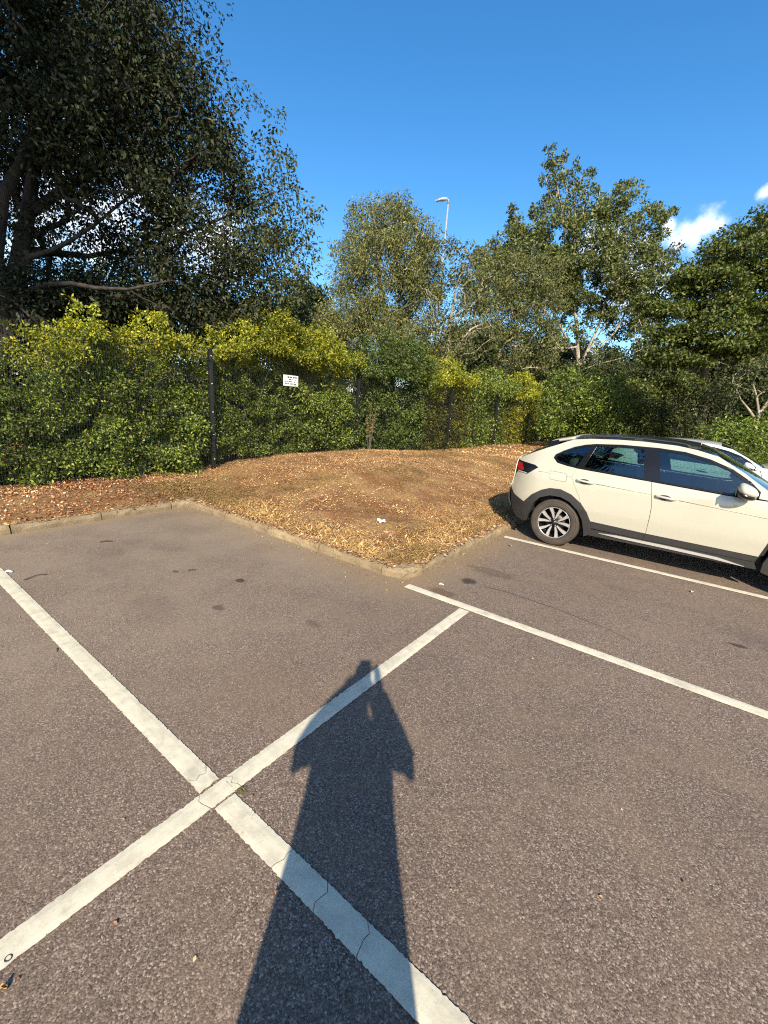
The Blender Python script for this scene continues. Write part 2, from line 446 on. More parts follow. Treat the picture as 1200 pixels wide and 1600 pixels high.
# kerb stones
kerb_root = empty('kerb'); kerb_root['kind'] = 'structure'
def kerb_stone(a, b, length, along, seed, h=.092, w=.125):
    """along = 'b' runs along D2, 'a' along D1; (a,b) = start of the outer foot"""
    r = random.Random(seed); bm = bmesh.new()
    T = D2 if along == 'b' else D1; N = D1 if along == 'b' else D2
    prof = [(0, -.05), (0, h*.55), (.012, h*.86), (.035, h), (w, h), (w, -.05)]
    nseg = 10; rows = []
    o0 = lot(a, b)
    for i in range(nseg + 1):
        x = .008 + (length - .016) * i / nseg; row = []
        for (d, z) in prof:
            j = .006 if z > 0 else 0
            row.append(bm.verts.new(T*(x + (r.uniform(-.003,.003) if i in (0,nseg) else 0)) + N*(d + r.uniform(-j, j)*.8) + Vector((0,0,z + (r.uniform(-j, j)*.7 - (r.random()<.10)*r.uniform(0,.018) if z > .05 else 0)))))
        rows.append(row)
    for i in range(nseg):
        for k in range(len(prof) - 1): bm.faces.new((rows[i][k], rows[i+1][k], rows[i+1][k+1], rows[i][k+1]))
    bm.faces.new(rows[0]); bm.faces.new(rows[-1][::-1])
    bmesh.ops.recalc_face_normals(bm, faces=bm.faces)
    o = bm_obj('kerb_stone', bm, KERB, kerb_root); o.location = o0 + Vector((0, 0, r.uniform(-.007, .007))); o.rotation_euler = (0, 0, r.uniform(-.006, .006))
KS = .915; sd = 0
RC = .30
b = KERB_B + RC
while b < END_B - KS: kerb_stone(KERB_A, b, KS, 'b', sd); b += KS; sd += 1
a = KERB_A + RC; 
while a < KERB_A2 - .12:
    L = min(KS, KERB_A2 + .004 - a); kerb_stone(a, KERB_B, L, 'a', 100 + sd); a += L; sd += 1
b = KERB_B + .125
k = 0
for L in [.40] + [KS]*24:
    b -= L; kerb_stone(KERB_A2, b, L, 'b', 200 + k); k += 1
def kerb_corner():
    bm = bmesh.new(); r = random.Random(5); prof = [(0, -.05), (0, .05), (.012, .078), (.035, .09), (.13, .092), (.13, -.05)]; rows = []
    for i in range(9):
        t = math.pi/2 * i / 8; row = []
        for d, z in prof:
            R = RC - d; row.append(bm.verts.new(D1*(RC - R*math.cos(t)) + D2*(RC - R*math.sin(t)) + Vector((0,0,z + (r.uniform(-.006,.006) if z > 0 else 0)))))
        rows.append(row)
    for i in range(8):
        for k in range(5): bm.faces.new((rows[i][k], rows[i+1][k], rows[i+1][k+1], rows[i][k+1]))
    bm.faces.new(rows[0]); bm.faces.new(rows[-1][::-1]); bmesh.ops.recalc_face_normals(bm, faces=bm.faces)
    o = bm_obj('kerb_stone', bm, KERB, kerb_root); o.location = lot(KERB_A, KERB_B); o['label'] = 'curved corner stone of the kerb, worn and sandy'
kerb_corner()
a = KERB_A - KS
while a > -12: kerb_stone(a, END_B, KS, 'a', 300 + sd); a -= KS; sd += 1

# planted bed: a low mound of dry mulch behind the kerb, running on under the fence
def bed_h(a, b):
    a = np.asarray(a, float); b = np.asarray(b, float)
    da = a - KERB_A; db = b - KERB_B; d2_ = a - KERB_A2
    mound = .43 * sstep(da, -.1, 3.2) * sstep(db, -.2, 3.9) * (1 - .72*sstep(b, 8.6, 14.5)) * (1 - .25*sstep(a, 6.0, 8.0))
    left = .08 * sstep(d2_, 0, 1.6)
    base = .055 + np.maximum(mound, left * (1 - sstep(db, .5, 2.5)))
    bumps = (noise2(a*1.1, b*1.1, 1) - .5) * .05 + (noise2(a*3.1, b*3.1, 2) - .5) * .035 + (noise2(a*8, b*8, 3) - .5) * .022
    edge = np.minimum(np.maximum(np.maximum(np.minimum(da, db), d2_), b - END_B), 1.0)
    return base + bumps * sstep(edge, .05, .5) + .03 * sstep(edge, .1, .35)
def bed_patch(name, A, B):
    aa, bb = np.meshgrid(A, B, indexing='ij'); hh = bed_h(aa, bb)
    P = aa[..., None]*np.array(D1) + bb[..., None]*np.array(D2); P[..., 2] = hh
    n, m = len(A), len(B); idx = np.arange(n*m).reshape(n, m)
    F = np.stack([idx[:-1,:-1], idx[1:,:-1], idx[1:,1:], idx[:-1,1:]], -1).reshape(-1, 4)[:, ::-1]
    o = fast_mesh(name, P.reshape(-1, 3), F, BED, smooth=True); o['kind'] = 'structure'; return o
fineA = np.concatenate([np.arange(KERB_A + .11, 9, .07), np.geomspace(9, 60, 30)])
fineB = np.concatenate([np.arange(KERB_B + .11, 16, .08), np.geomspace(16, 80, 40)])
bed_patch('planted_bed', fineA, fineB)
bed_patch('planted_bed', np.concatenate([np.arange(KERB_A2 + .11, 9, .07), np.geomspace(9, 60, 30)]), np.concatenate([-np.geomspace(40, 6, 20), np.arange(-5.9, KERB_B + .05, .08), [KERB_B + .11]]))

_bf = np.concatenate([np.arange(END_B + .11, 22, .3), np.geomspace(22, 80, 16)]); _af = np.concatenate([-np.geomspace(60, 12, 12), np.arange(-11.5, KERB_A, .3), [KERB_A + .11]])
bed_patch('planted_bed', _af, _bf)
# ---- leaf and flake geometry
def leaf_verts(C, Dv, N, L, W, fold=.25, mid=.42):
    """kite leaves: C base (n,3), Dv direction, N normal, L length, W width -> verts (n*4,3), faces"""
    Dv = Dv / (np.linalg.norm(Dv, axis=1, keepdims=True) + 1e-9)
    S = np.cross(Dv, N); S /= (np.linalg.norm(S, axis=1, keepdims=True) + 1e-9)
    Nn = np.cross(S, Dv)
    L = L[:, None]; W = W[:, None]
    m = C + Dv*L*mid + Nn*W*fold
    V = np.stack([C, m + S*W*.5, C + Dv*L - Nn*L*.08, m - S*W*.5], 1).reshape(-1, 3)
    i = np.arange(len(C))[:, None]*4
    F = np.concatenate([i + np.array([[0, 1, 2]]), i + np.array([[0, 2, 3]])], 1).reshape(-1, 3)
    return V, F
def pick(pal, n, jit=.16):
    pal = np.array(pal, float); w = pal[:, 3] / pal[:, 3].sum()
    c = pal[rng.choice(len(pal), n, p=w), :3]
    return c * (1 + rng.normal(0, jit, (n, 1))).clip(.5, 1.7)
def unit(n):
    v = rng.normal(size=(n, 3)); return v / np.linalg.norm(v, axis=1, keepdims=True)

# litter on the bed: dry leaf flakes, straw and bark chips too many to count
LIT = [(.46,.31,.155,3), (.38,.225,.10,4), (.26,.135,.062,3), (.56,.42,.24,2), (.12,.06,.03,3.4), (.42,.19,.075,1.2), (.66,.56,.40,.2)]
def litter(name, n, sizes, ratio, region, up=.5, pal=LIT, label=None, lift=.004, bunch=.35):
    a, b = region(n); k = noise2(a*.9, b*.9, 9)*.55 + noise2(a*2.7, b*2.7, 8)*.45
    keep = rng.random(len(a)) < (bunch + (1 - bunch)*sstep(k, .3, .65)); a, b = a[keep], b[keep]; n = len(a)
    P = a[:, None]*np.array(D1) + b[:, None]*np.array(D2); P[:, 2] = bed_h(a, b) + lift + rng.random(n)*.012
    D = rng.normal(size=(n, 3)); D[:, 2] = np.abs(D[:, 2])*up
    N = rng.normal(size=(n, 3))*.55; N[:, 2] += 1
    L = rng.uniform(sizes[0], sizes[1], n)**1.0
    V, F = leaf_verts(P, D, N, L, L*rng.uniform(ratio[0], ratio[1], n), .3)
    tone = noise2(a*.7, b*.7, 21)
    dull = sstep(noise2(a*1.3, b*1.3, 44), .55, .75)[:, None]
    c = pick(pal, n, .2); c = c*(1 - .72*dull) + np.array([.16,.12,.045])*.72*dull
    c = (c * (0.70 + .95*tone[:, None])).clip(0, .8)
    o = fast_mesh(name, V, F, LITTER, col=np.repeat(c, 4, 0)); tag(o, label, 'leaf litter', kind='stuff'); return o
def reg_mound(n): return rng.uniform(KERB_A + .1, 7.9, n), KERB_B + .1 + (12.5*rng.random(n)**1.25)
def reg_strip(n): return rng.uniform(KERB_A2 + .09, 8.0, n), rng.uniform(-3.5, KERB_B + .6, n)
def reg_front(n):
    t = rng.random(n) < .5
    a = np.where(t, KERB_A + .09 + np.abs(rng.normal(0, .45, n)), rng.uniform(KERB_A, 6, n))
    b = np.where(t, rng.uniform(KERB_B + .1, 8, n), KERB_B + .09 + np.abs(rng.normal(0, .3, n)))
    return a, b
litter('leaf_litter', 105000, (.009, .028), (.3, .7), reg_mound, label='brown dead leaves and chips strewn over the mound')
litter('leaf_litter', 22000, (.014, .045), (.3, .7), reg_strip, label='reddish dead leaves on the narrow strip below the left hedge', pal=[(.40,.20,.10,3),(.28,.12,.055,3),(.55,.36,.20,2),(.16,.07,.035,3),(.68,.52,.33,1)])
def reg_far(n): return rng.uniform(KERB_A + .1, 7.9, n), rng.uniform(13.5, 24, n)
litter('leaf_litter', 14000, (.03, .09), (.3, .7), reg_far, label='brown dead leaves on the far end of the mound by the car tail')
litter('dry_grass', 46000, (.03, .08), (.025, .06), reg_mound, up=.55, pal=[(.50,.35,.16,3),(.60,.45,.23,1.5),(.36,.21,.085,3)], label='pale dry grass stalks scattered across the mound', bunch=.15)
litter('leaf_litter', 7000, (.03, .055), (.35, .65), reg_mound, label='larger curled dead leaves gathered in drifts on the mound', bunch=.04, pal=[(.40,.24,.11,3),(.28,.14,.06,3),(.50,.35,.18,2),(.15,.075,.035,2)])
litter('dry_grass', 10000, (.04, .09), (.03, .08), reg_front, up=.7, pal=[(.54,.36,.14,3),(.45,.29,.11,3),(.62,.46,.23,1.5)], label='golden dry grass fringing the mound along the kerb', bunch=.3)

# bits of it lie on the kerb stones too
n = 5200; t = rng.random(n); wq = rng.random(n)**.6*.125
a = np.where(t < .40, rng.uniform(KERB_A + .2, KERB_A2, n), np.where(t < .75, KERB_A + wq, KERB_A2 + wq)); b = np.where(t < .40, KERB_B + wq, np.where(t < .75, rng.uniform(KERB_B + .25, 8.5, n), rng.uniform(-3.5, KERB_B, n)))
P = a[:, None]*np.array(D1) + b[:, None]*np.array(D2); P[:, 2] = .094 + rng.random(n)*.014
Dv = rng.normal(size=(n, 3)); Dv[:, 2] *= .15; Nv = rng.normal(size=(n, 3))*.4; Nv[:, 2] += 1; Lv = rng.uniform(.012, .05, n)
Vv, Ff = leaf_verts(P, Dv, Nv, Lv, Lv*rng.uniform(.08, .6, n), .3); o = fast_mesh('leaf_litter', Vv, Ff, LITTER, col=np.repeat(pick(LIT, n, .2), 4, 0)); tag(o, 'dead leaves and straw spilled onto the kerb stones', 'leaf litter', kind='stuff')

# ------------------------------------------------------------------ fence
DARK_METAL = simple('black_powder_coat', (.012,.013,.013), .45, 0, .5)
BOLT = simple('zinc_bolt', (.75,.75,.73), .35, .6)
POSTS = [-4.0, .45, 4.78, 9.12, 14.37, 18.7, 23.0, 27.3, 31.6]
FENCE_TOP = 2.40
fence = empty('fence', lot(FENCE_A, 4.78))
tag(fence, 'black welded mesh security fence running along the hedge', 'fence')
F0 = lot(FENCE_A, 4.78)
RL = Matrix.Rotation(math.atan2(D2.y, D2.x), 3, 'Z')   # local x along the fence, local y away from the camera
for b in POSTS:
    base = lot(FENCE_A, b) - F0; z0 = float(bed_h(FENCE_A, b)) - .1
    m = MB(); top = FENCE_TOP + .03 + (z0 - .0)*.35
    m.box(base + RL @ Vector((0, .045, 0)) + Vector((0, 0, (z0 + top)/2)), (.065, .065, top - z0), RL)
    m.box(base + RL @ Vector((0, .0, 0)) + Vector((0, 0, (z0 + .25 + top)/2)), (.062, .008, top - z0 - .25), RL)
    m.box(base + RL @ Vector((0, .045, 0)) + Vector((0, 0, top + .006)), (.072, .072, .012), RL)
    p = m.build('post', DARK_METAL, fence, bevel=.004)
    for zb in (2.36, 1.86, 1.33, .90, .42):
        if zb < z0 + .2: continue
        bb = MB(); c = base + RL @ Vector((0, -.006, 0)) + Vector((0, 0, zb))
        bb.tube([c, c - RL @ Vector((0, .012, 0))], [.014, .009], 8)
        bb.build('bolt', BOLT, p)
for i in range(len(POSTS) - 1):
    b0, b1 = POSTS[i] + .02, POSTS[i+1] - .02; m = MB()
    pitch = .0365 if i < 4 else .075
    n = int((b1 - b0)/pitch); zs = [float(bed_h(FENCE_A, b)) + .02 for b in (b0, b1)]
    r = .0022 if i < 4 else .003
    for k in range(n + 1):
        f = k/n; b = b0 + (b1 - b0)*f; c = lot(FENCE_A, b) - F0; zb = zs[0]*(1-f) + zs[1]*f
        m.tube([c + Vector((0, 0, zb)), c + Vector((0, 0, FENCE_TOP + zb*.35))], r, 4, False)
    for k in range(14):
        f = k/13
        P = [lot(FENCE_A, b) - F0 + RL @ Vector((0, -.004, 0)) + Vector((0, 0, z*(1-f) + (FENCE_TOP - .01 + z*.35)*f)) for b, z in ((b0, zs[0]), (b1, zs[1]))]
        m.tube(P, .0022, 4, False)
    o = m.build('mesh_panel', DARK_METAL, fence); o['kind'] = 'stuff'

# small white notice on the fence, printing too small to read
sb = 6.70; sc_ = lot(FENCE_A - .03, sb, 2.065)
sign = empty('notice_board', sc_, math.atan2(D2.y, D2.x)); tag(sign, 'small white printed notice fixed to the mesh fence among leaves', 'sign')
SIGNW = simple('white_board', (.66,.66,.64), .4)
INK = simple('black_print', (.03,.03,.03), .6)
MB().box((0, 0, 0), (.43, .006, .235)).build('board', SIGNW, sign, bevel=.004)
m = MB()
for row, (z, segs) in enumerate(((.075, ((-.10,-.05),(-.03,.02),(.06,.10),(.115,.135),(.15,.17))), (.03, ((-.06,.0),(.015,.04))), (-.02, ((-.18,-.15),(-.13,-.10),(-.07,.03))), (-.065, ((-.17,-.12),(-.1,-.06),(-.02,.06),(.08,.15))))):
    for x0, x1 in segs: m.box(((x0+x1)/2, -.0045, z), (x1-x0, .002, .030 if row == 0 else .018))
m.build('printed_marks', INK, sign)['kind'] = 'stuff'
for x, z in ((-.2, .1), (.2, .1), (-.2, -.1), (.2, -.1)):
    MB().tube([(x, -.003, z), (x, -.007, z)], .008, 8).build('bolt', BOLT, sign)

# ------------------------------------------------------------------ vegetation
def foliage(name, clumps, leaf_len, pal, mat, parent, origin, width=.5, up=.35, droop=.25, spread=None, colfn=None, ratio=None):
    """clumps: list of (centre, radius, count); leaves spread through each clump, thicker towards its skin"""
    Cs = np.array([c for c, r, n in clumps], float); Rs = np.array([r for c, r, n in clumps], float); Ns = np.array([n for c, r, n in clumps], int)
    idx = np.repeat(np.arange(len(Cs)), Ns); n = len(idx)
    u = unit(n); rad = rng.random(n)**.45
    sq = np.array([1, 1, .8]) if spread is None else np.array(spread)
    P = Cs[idx] + u*rad[:, None]*Rs[idx][:, None]*sq
    D = u*.7 + rng.normal(size=(n, 3))*.6; D[:, 2] -= droop
    N = rng.normal(size=(n, 3))*.75; N[:, 2] += up; N += u*.35
    L = leaf_len*rng.uniform(.6, 1.25, n)
    V, F = leaf_verts(P - np.array(origin), D, N, L, L*width*rng.uniform(.8, 1.2, n), .18)
    tone = (1 + rng.normal(0, .14, len(Cs))).clip(.65, 1.4)[idx]
    c = pick(pal, n)*tone[:, None]
    if colfn is not None: c = colfn(P, c)
    o = fast_mesh(name, V, F, mat, parent, col=np.repeat(c, 4, 0)); o['kind'] = 'stuff'; return o

def skeleton(nodes, parents, rad, targets, jitter=.12, steps=3, lift=.0, sides=5):
    """grow branches from existing nodes to every target point; returns tube mesh builder"""
    nodes = [np.array(n, float) for n in nodes]; parents = list(parents); n0 = len(nodes); base_r = list(rad)
    order = sorted(range(len(targets)), key=lambda i: np.linalg.norm(np.array(targets[i]) - nodes[0]))
    for i in order:
        t = np.array(targets[i], float); A = np.array(nodes)
        d = np.linalg.norm(A - t, axis=1) + np.maximum(0, A[:, 2] - t[2] + .05)*1.2
        d[0] += 2.0
        j = int(d.argmin()); s = nodes[j].copy(); L = np.linalg.norm(t - s); p = j
        for k in range(1, steps + 1):
            f = k/steps; q = s*(1-f) + t*f
            if k < steps: q = q + rng.normal(0, jitter*L*.5, 3) + np.array([0, 0, math.sin(f*math.pi)*lift*L])
            nodes.append(q); parents.append(p); p = len(nodes) - 1
    cnt = np.zeros(len(nodes)); 
    for i in range(len(nodes) - 1, 0, -1):
        if i >= n0 and cnt[i] == 0: cnt[i] = 1
        if parents[i] >= 0: cnt[parents[i]] += cnt[i]
    return nodes, parents, cnt, n0, base_r
def branch_mesh(nodes, parents, cnt, n0, base_r, twig, origin, sides=5, pw=.5, rmax=.2):
    R = np.minimum(twig*np.maximum(cnt, 1)**pw, rmax)
    for i in range(n0): R[i] = base_r[i]
    V, F = [], []; o3 = np.array(origin); b = 0
    for i in range(1, len(nodes)):
        p = parents[i]
        if p < 0: continue
        A, B = nodes[p] - o3, nodes[i] - o3; t = B - A; L = np.linalg.norm(t)
        if L < 1e-5: continue
        t /= L; ref = np.array([1., 0, 0]) if abs(t[0]) < .8 else np.array([0, 1., 0]); u = np.cross(t, ref); u /= np.linalg.norm(u); v = np.cross(t, u)
        r0 = min(R[p], R[i]*1.5) if i >= n0 else R[p]; r1 = R[i]; A = A - t*r0*.3
        for (c, r) in ((A, r0), (B, r1)):
            for k in range(sides):
                a = 2*math.pi*k/sides; V.append(c + (u*math.cos(a) + v*math.sin(a))*r)
        for k in range(sides): F.append((b+k, b+(k+1) % sides, b+sides+(k+1) % sides, b+sides+k))
        b += 2*sides
    return np.array(V), np.array(F)
def lobe(px, py, rx, ry, Y, w=1.0, dy=None):
    c = at(px, py, Y); s = Y/FPX*1.12
    return (np.array(c), np.array([rx*s, (dy if dy else max(rx, ry)*s*.8), ry*s]), w)
def sample_lobes(lobes, n, shell=.5):
    w = np.array([l[2]*float(np.prod(l[1]))**(2/3) for l in lobes]); w /= w.sum()
    k = rng.choice(len(lobes), n, p=w); u = unit(n); r = (shell + (1-shell)*rng.random(n))**.6
    return np.array([lobes[i][0] + u[j]*r[j]*lobes[i][1] for j, i in enumerate(k)])
def tree(name, label, trunks, lobes, n, per, clump_r, leaf_len, pal, mat, bark, twig=.006, group=None, width=.5, up=.35, droop=.25, cat='tree', spread=None, rmax=.16, jitter=.12, lift=.08, extra=None, colfn=None, shell=.5, steps=3, bare=None):
    """trunks: list of polylines [(Vector, radius), ...], the first starts at the tree's foot"""
    base = Vector(trunks[0][0][0]); root = empty(name, base); tag(root, label, cat, group)
    nodes, par, rad = [], [], []
    for tr in trunks:
        for i, (p, r) in enumerate(tr):
            if i == 0 and nodes:
                A = np.array(nodes); j = int(np.linalg.norm(A - np.array(p), axis=1).argmin()); par.append(j)
            else: par.append(len(nodes) - 1)
            nodes.append(np.array(p, float)); rad.append(r)
    T = sample_lobes(lobes, n, shell)
    tips = list(T) + ([] if bare is None else list(bare))
    sk = skeleton(nodes, par, rad, tips, jitter, steps, lift)
    V, F = branch_mesh(*sk, twig, base, rmax=rmax)
    fast_mesh('trunk', V, F, bark, root, smooth=True)
    cl = [(t, clump_r*rng.uniform(.65, 1.25), int(per*rng.uniform(.6, 1.4))) for t in T]
    if extra: cl += extra
    foliage('crown', cl, leaf_len, pal, mat, root, base, width, up, droop, spread, colfn)
    return root
def pts(Y, *p): return [(at(px, py, Y + (q[0] if q else 0)), r) for px, py, r, *q in p]

def shoot(path, Y, r0, r1, n, k=None):
    """leafy shoot along a line of pixels: clumps that shrink towards the tip"""
    P = [np.array(at(x, y, Y)) for x, y in path]; out = []
    L = sum(np.linalg.norm(P[i+1] - P[i]) for i in range(len(P) - 1)); k = k or max(3, int(L/(r0*.75)))
    for i in range(k + 1):
        f = i/k*(len(P) - 1); j = min(int(f), len(P) - 2); g = f - j; q = P[j]*(1-g) + P[j+1]*g; e = i/k
        out.append((q + rng.normal(0, r0*.22, 3), r0*(1-e) + r1*e, max(6, int(n*((1-e) + .45*e)))))
    return out
# --- big dark broadleaf tree at the left
foot = lot(10.2, 1.2, .2)
T1 = [
    [(foot, .30), (at(18, 520, 8.6), .26), (at(26, 430, 8.7), .16), (at(45, 330, 8.9), .12), (at(58, 230, 9.2), .09), (at(80, 120, 9.4), .08), (at(100, 0, 9.6), .06), (at(120,-120, 9.8), .05)],
    [(at(18, 520, 8.6), .2), (at(-8, 400, 8.3), .13), (at(3, 310, 8.3), .11), (at(30, 260, 8.6), .08), (at(50, 200, 8.8), .06), (at(60, 130, 9), .04)],
    [(at(28, 440, 8.7), .10), (at(45, 402, 8.6), .06), (at(78, 392, 8.6), .045), (at(112, 375, 8.7), .036), (at(150, 350, 8.8), .03), (at(210, 300, 9.2), .02)],
    [(at(20, 470, 8.6), .07), (at(65, 445, 8.3), .045), (at(110, 443, 8.1), .04), (at(150, 450, 8.0), .034), (at(200, 452, 8.1), .025), (at(260, 440, 8.4), .018)],
    [(at(52, 330, 8.9), .10), (at(110, 290, 9.5), .08), (at(180, 250, 10), .06), (at(260, 200, 10.3), .04)],
    [(at(40, 390, 8.9), .09), (at(140, 400, 9.8), .05), (at(250, 380, 10.3), .036), (at(350, 340, 10.5), .025), (at(430, 300, 10.5), .02)],
]
L1 = [lobe(20, 60, 180, 150, 9.5, 1), lobe(160, 50, 90, 120, 9.8, 1.3), lobe(205, 175, 110, 105, 9.6, 1.5), lobe(300, 265, 75, 90, 10, 1.2), lobe(265, 140, 60, 75, 9.8, 1.2),
      lobe(390, 315, 64, 68, 10.3, .75), lobe(440, 360, 48, 46, 10.5, .55), lobe(140, 310, 150, 90, 9.5, .5), lobe(310, 400, 120, 60, 9.8, .75), lobe(400, 420, 70, 45, 10, .6),
      lobe(-120, 230, 180, 260, 9.5, .5), lobe(60, 480, 120, 45, 8.8, 1.1), lobe(160, 470, 110, 40, 9.4, 1.0), lobe(330, 470, 110, 45, 9.8, 1.2), lobe(430, 450, 50, 35, 10.3, .8), lobe(130, 420, 120, 50, 9.8, .6), lobe(60, -150, 180, 150, 9.6, .7), lobe(230, 470, 120, 40, 9.2, .9), lobe(20, 240, 120, 70, 9.6, .9), lobe(60, 150, 110, 90, 8.2, .9), lobe(30, 40, 120, 80, 8.2, .8), lobe(200, 300, 80, 60, 8.6, .5), lobe(150, 210, 90, 60, 8.4, .6)]
shoots = []
for (px, py, r, n) in ((405, 165, .16, 26), (430, 190, .22, 40), (445, 250, .22, 45), (455, 285, .2, 40), (480, 325, .28, 60), (492, 335, .15, 25), (412, 215, .3, 70), (345, 100, .22, 50), (325, 60, .25, 60), (285, 10, .3, 80), (310, 45, .2, 40), (375, 165, .25, 55), (487, 395, .25, 50), (470, 430, .2, 35), (395, 150, .1, 10), (402, 145, .08, 8), (455, 240, .12, 18), (465, 300, .15, 25), (500, 345, .10, 12), (440, 175, .10, 14), (428, 230, .2, 40), (385, 130, .08, 9), (365, 130, .16, 30), (505, 325, .07, 7)):
    shoots.append((np.array(at(px, py, 10.2)), r, n))
DARKPAL = [(.018,.026,.009,3), (.027,.035,.012,3), (.036,.041,.016,2), (.013,.019,.008,2)]
def t1_sunlit_col(P, c):
    # sunlit right-hand boughs: the light is put into a paler, browner leaf colour
    k = sstep(P[:, 0], -3.9, -1.6)[:, None]; return c*(1 - k) + c*k*np.array([3.0, 2.7, 2.4])
tree('broadleaf_tree', 'large dark broadleaf tree filling the upper left, trunk forking above hedge', T1, L1, 1500, 100, .42, .088, DARKPAL, LEAF_DARK, BARK_DARK, .0075, width=.5, up=.5, droop=.5, extra=shoots, colfn=t1_sunlit_col, shell=.15)

# --- unseen tree added beside and above the photographer to shade the left tree
nf = lot(6.85, -7.3, .1); top_ = Vector((-8.6, -1.9, 13.5))
NT = [[(nf, .34), (nf + Vector((.1, 0, 3)), .28), (nf + Vector((.3, .1, 6.5)), .22), (nf + Vector((.6, .1, 10)), .15), (top_, .07)], [(nf + Vector((.25, .1, 5.5)), .13), (Vector((-7.6, -1.2, 9)), .09), (Vector((-6.3, -1.0, 11)), .05)], [(nf + Vector((.25, .1, 6)), .13), (Vector((-11, -3, 10)), .08), (Vector((-12.2, -3, 12)), .05)]]
NL = [(np.array((-8.6, -1.9, 13.2)), np.array((3.9, 3.2, 4.4)), 1.0), (np.array((-6.6, -1.2, 11.6)), np.array((2.3, 2.0, 2.6)), .8), (np.array((-11.3, -2.6, 12)), np.array((2.6, 2.4, 3.0)), .8)]
tree('broadleaf_tree', 'tall tree added out of the frame left of the camera to shade the dark tree', NT, NL, 420, 60, .8, .22, DARKPAL, LEAF_DARK, BARK_DARK, .009, width=.55, up=.6, droop=.3, shell=.1)

# --- olive-grey willow in the centre
YB = 18.5
w_foot = Vector((at(615, 560, YB).x, YB, .35))
T2 = [[(w_foot, .22), (at(612, 560, YB), .16), (at(600, 480, YB), .12), (at(590, 420, YB), .08), (at(600, 350, YB), .04)],
      [(at(612, 560, YB), .12), (at(640, 480, YB), .08), (at(655, 410, YB), .05), (at(662, 360, YB), .03)],
      [(at(612, 560, YB), .10), (at(570, 500, YB), .07), (at(545, 430, YB), .04)]]
L2 = [lobe(598, 430, 56, 80, YB, 1.1), lobe(560, 460, 36, 75, YB, .9), lobe(590, 350, 42, 30, YB, .9), lobe(625, 345, 24, 26, YB, .8), lobe(640, 410, 40, 60, YB, .9), lobe(565, 345, 16, 20, YB, .4), lobe(655, 470, 40, 60, YB, .8),
      lobe(580, 530, 75, 40, YB - 1, 1.2), lobe(665, 370, 14, 28, YB, .5), lobe(655, 550, 60, 40, YB - 1, 1.1), lobe(515, 525, 40, 40, YB - 1, .8)]
T2X = []
for pth in ([(620, 380), (615, 340), (612, 312)], [(632, 370), (634, 335), (640, 318)], [(600, 370), (590, 335), (575, 318), (556, 322), (545, 345)], [(645, 400), (660, 370), (668, 340)], [(668, 400), (676, 372), (672, 350)], [(545, 430), (528, 400), (518, 385)], [(540, 470), (522, 450), (515, 470)],
            [(590, 350), (565, 330), (548, 318), (545, 335)], [(660, 440), (690, 415), (700, 400)], [(555, 400), (535, 380), (532, 400)], [(604, 350), (598, 325), (600, 316)]): T2X += shoot(pth, YB, .30, .12, 60)
OLIVE = [(0.1500,0.1625,0.0475,3), (0.1100,0.1275,0.0375,3), (0.2125,0.2100,0.0750,2), (0.0700,0.0875,0.0275,2), (0.3000,0.2750,0.1250,.7)]
tree('willow_tree', 'olive grey willow standing left of the lamp post behind the hedge', T2, L2, 760, 96, .40, .115, OLIVE, LEAF_DULL, BARK_MID, .006, extra=T2X, width=.34, up=.2, droop=.7, spread=(1, 1, 1.05), shell=.3)
# --- sparse twiggy tree the lamp post shows through
YC = 17.5
T2b = [[(Vector((at(700, 600, YC).x, YC, .35)), .12), (at(698, 560, YC), .09), (at(704, 500, YC), .06), (at(712, 450, YC), .035), (at(730, 400, YC), .015)],
       [(at(698, 555, YC), .05), (at(680, 500, YC), .035), (at(665, 450, YC), .02)], [(at(700, 520, YC), .05), (at(735, 480, YC), .035), (at(760, 455, YC), .018)],
       [(at(698, 560, YC), .05), (at(735, 515, YC), .04), (at(775, 495, YC), .02)]]
L2b = [lobe(700, 410, 38, 28, YC, .8), lobe(735, 395, 9, 14, YC, .25), lobe(700, 460, 45, 40, YC, .6), lobe(745, 440, 30, 40, YC, .7), lobe(730, 510, 50, 40, YC, .7), lobe(690, 540, 40, 30, YC, .8)]
tree('sparse_tree', 'thin twiggy tree with grey leaves growing around the lamp post', T2b, L2b, 150, 38, .34, .13, [(0.0960,0.1104,0.0384,3),(0.1500,0.1560,0.0600,2),(0.0540,0.0696,0.0240,2)], LEAF_DULL, BARK_PALE, .007, width=.42, droop=.5)
# --- pale-stemmed bush in front of the tall tree
YD = 25.0
T2c = [[(Vector((at(806, 600, YD).x, YD, .35)), .10), (at(806, 560, YD), .08), (at(804, 520, YD), .06), (at(800, 470, YD), .035), (at(790, 430, YD), .015)],
       [(at(806, 565, YD), .05), (at(830, 530, YD), .045), (at(850, 490, YD), .03), (at(858, 440, YD), .015)], [(at(806, 560, YD), .045), (at(780, 520, YD), .035), (at(760, 480, YD), .02)]]
L2c = [lobe(790, 440, 55, 40, YD, 1), lobe(830, 470, 45, 60, YD, .9), lobe(770, 490, 45, 45, YD, .9), lobe(820, 540, 60, 35, YD, .8), lobe(755, 540, 45, 30, YD, .8)]
tree('pale_stemmed_bush', 'olive bush with pale forked stems right of the lamp post', T2c, L2c, 380, 76, .44, .14, [(0.1125,0.1250,0.0375,3),(0.0775,0.0950,0.0275,3),(0.1750,0.1775,0.0625,2)], LEAF_DULL, BARK_PALE, .0065, width=.4, droop=.5)
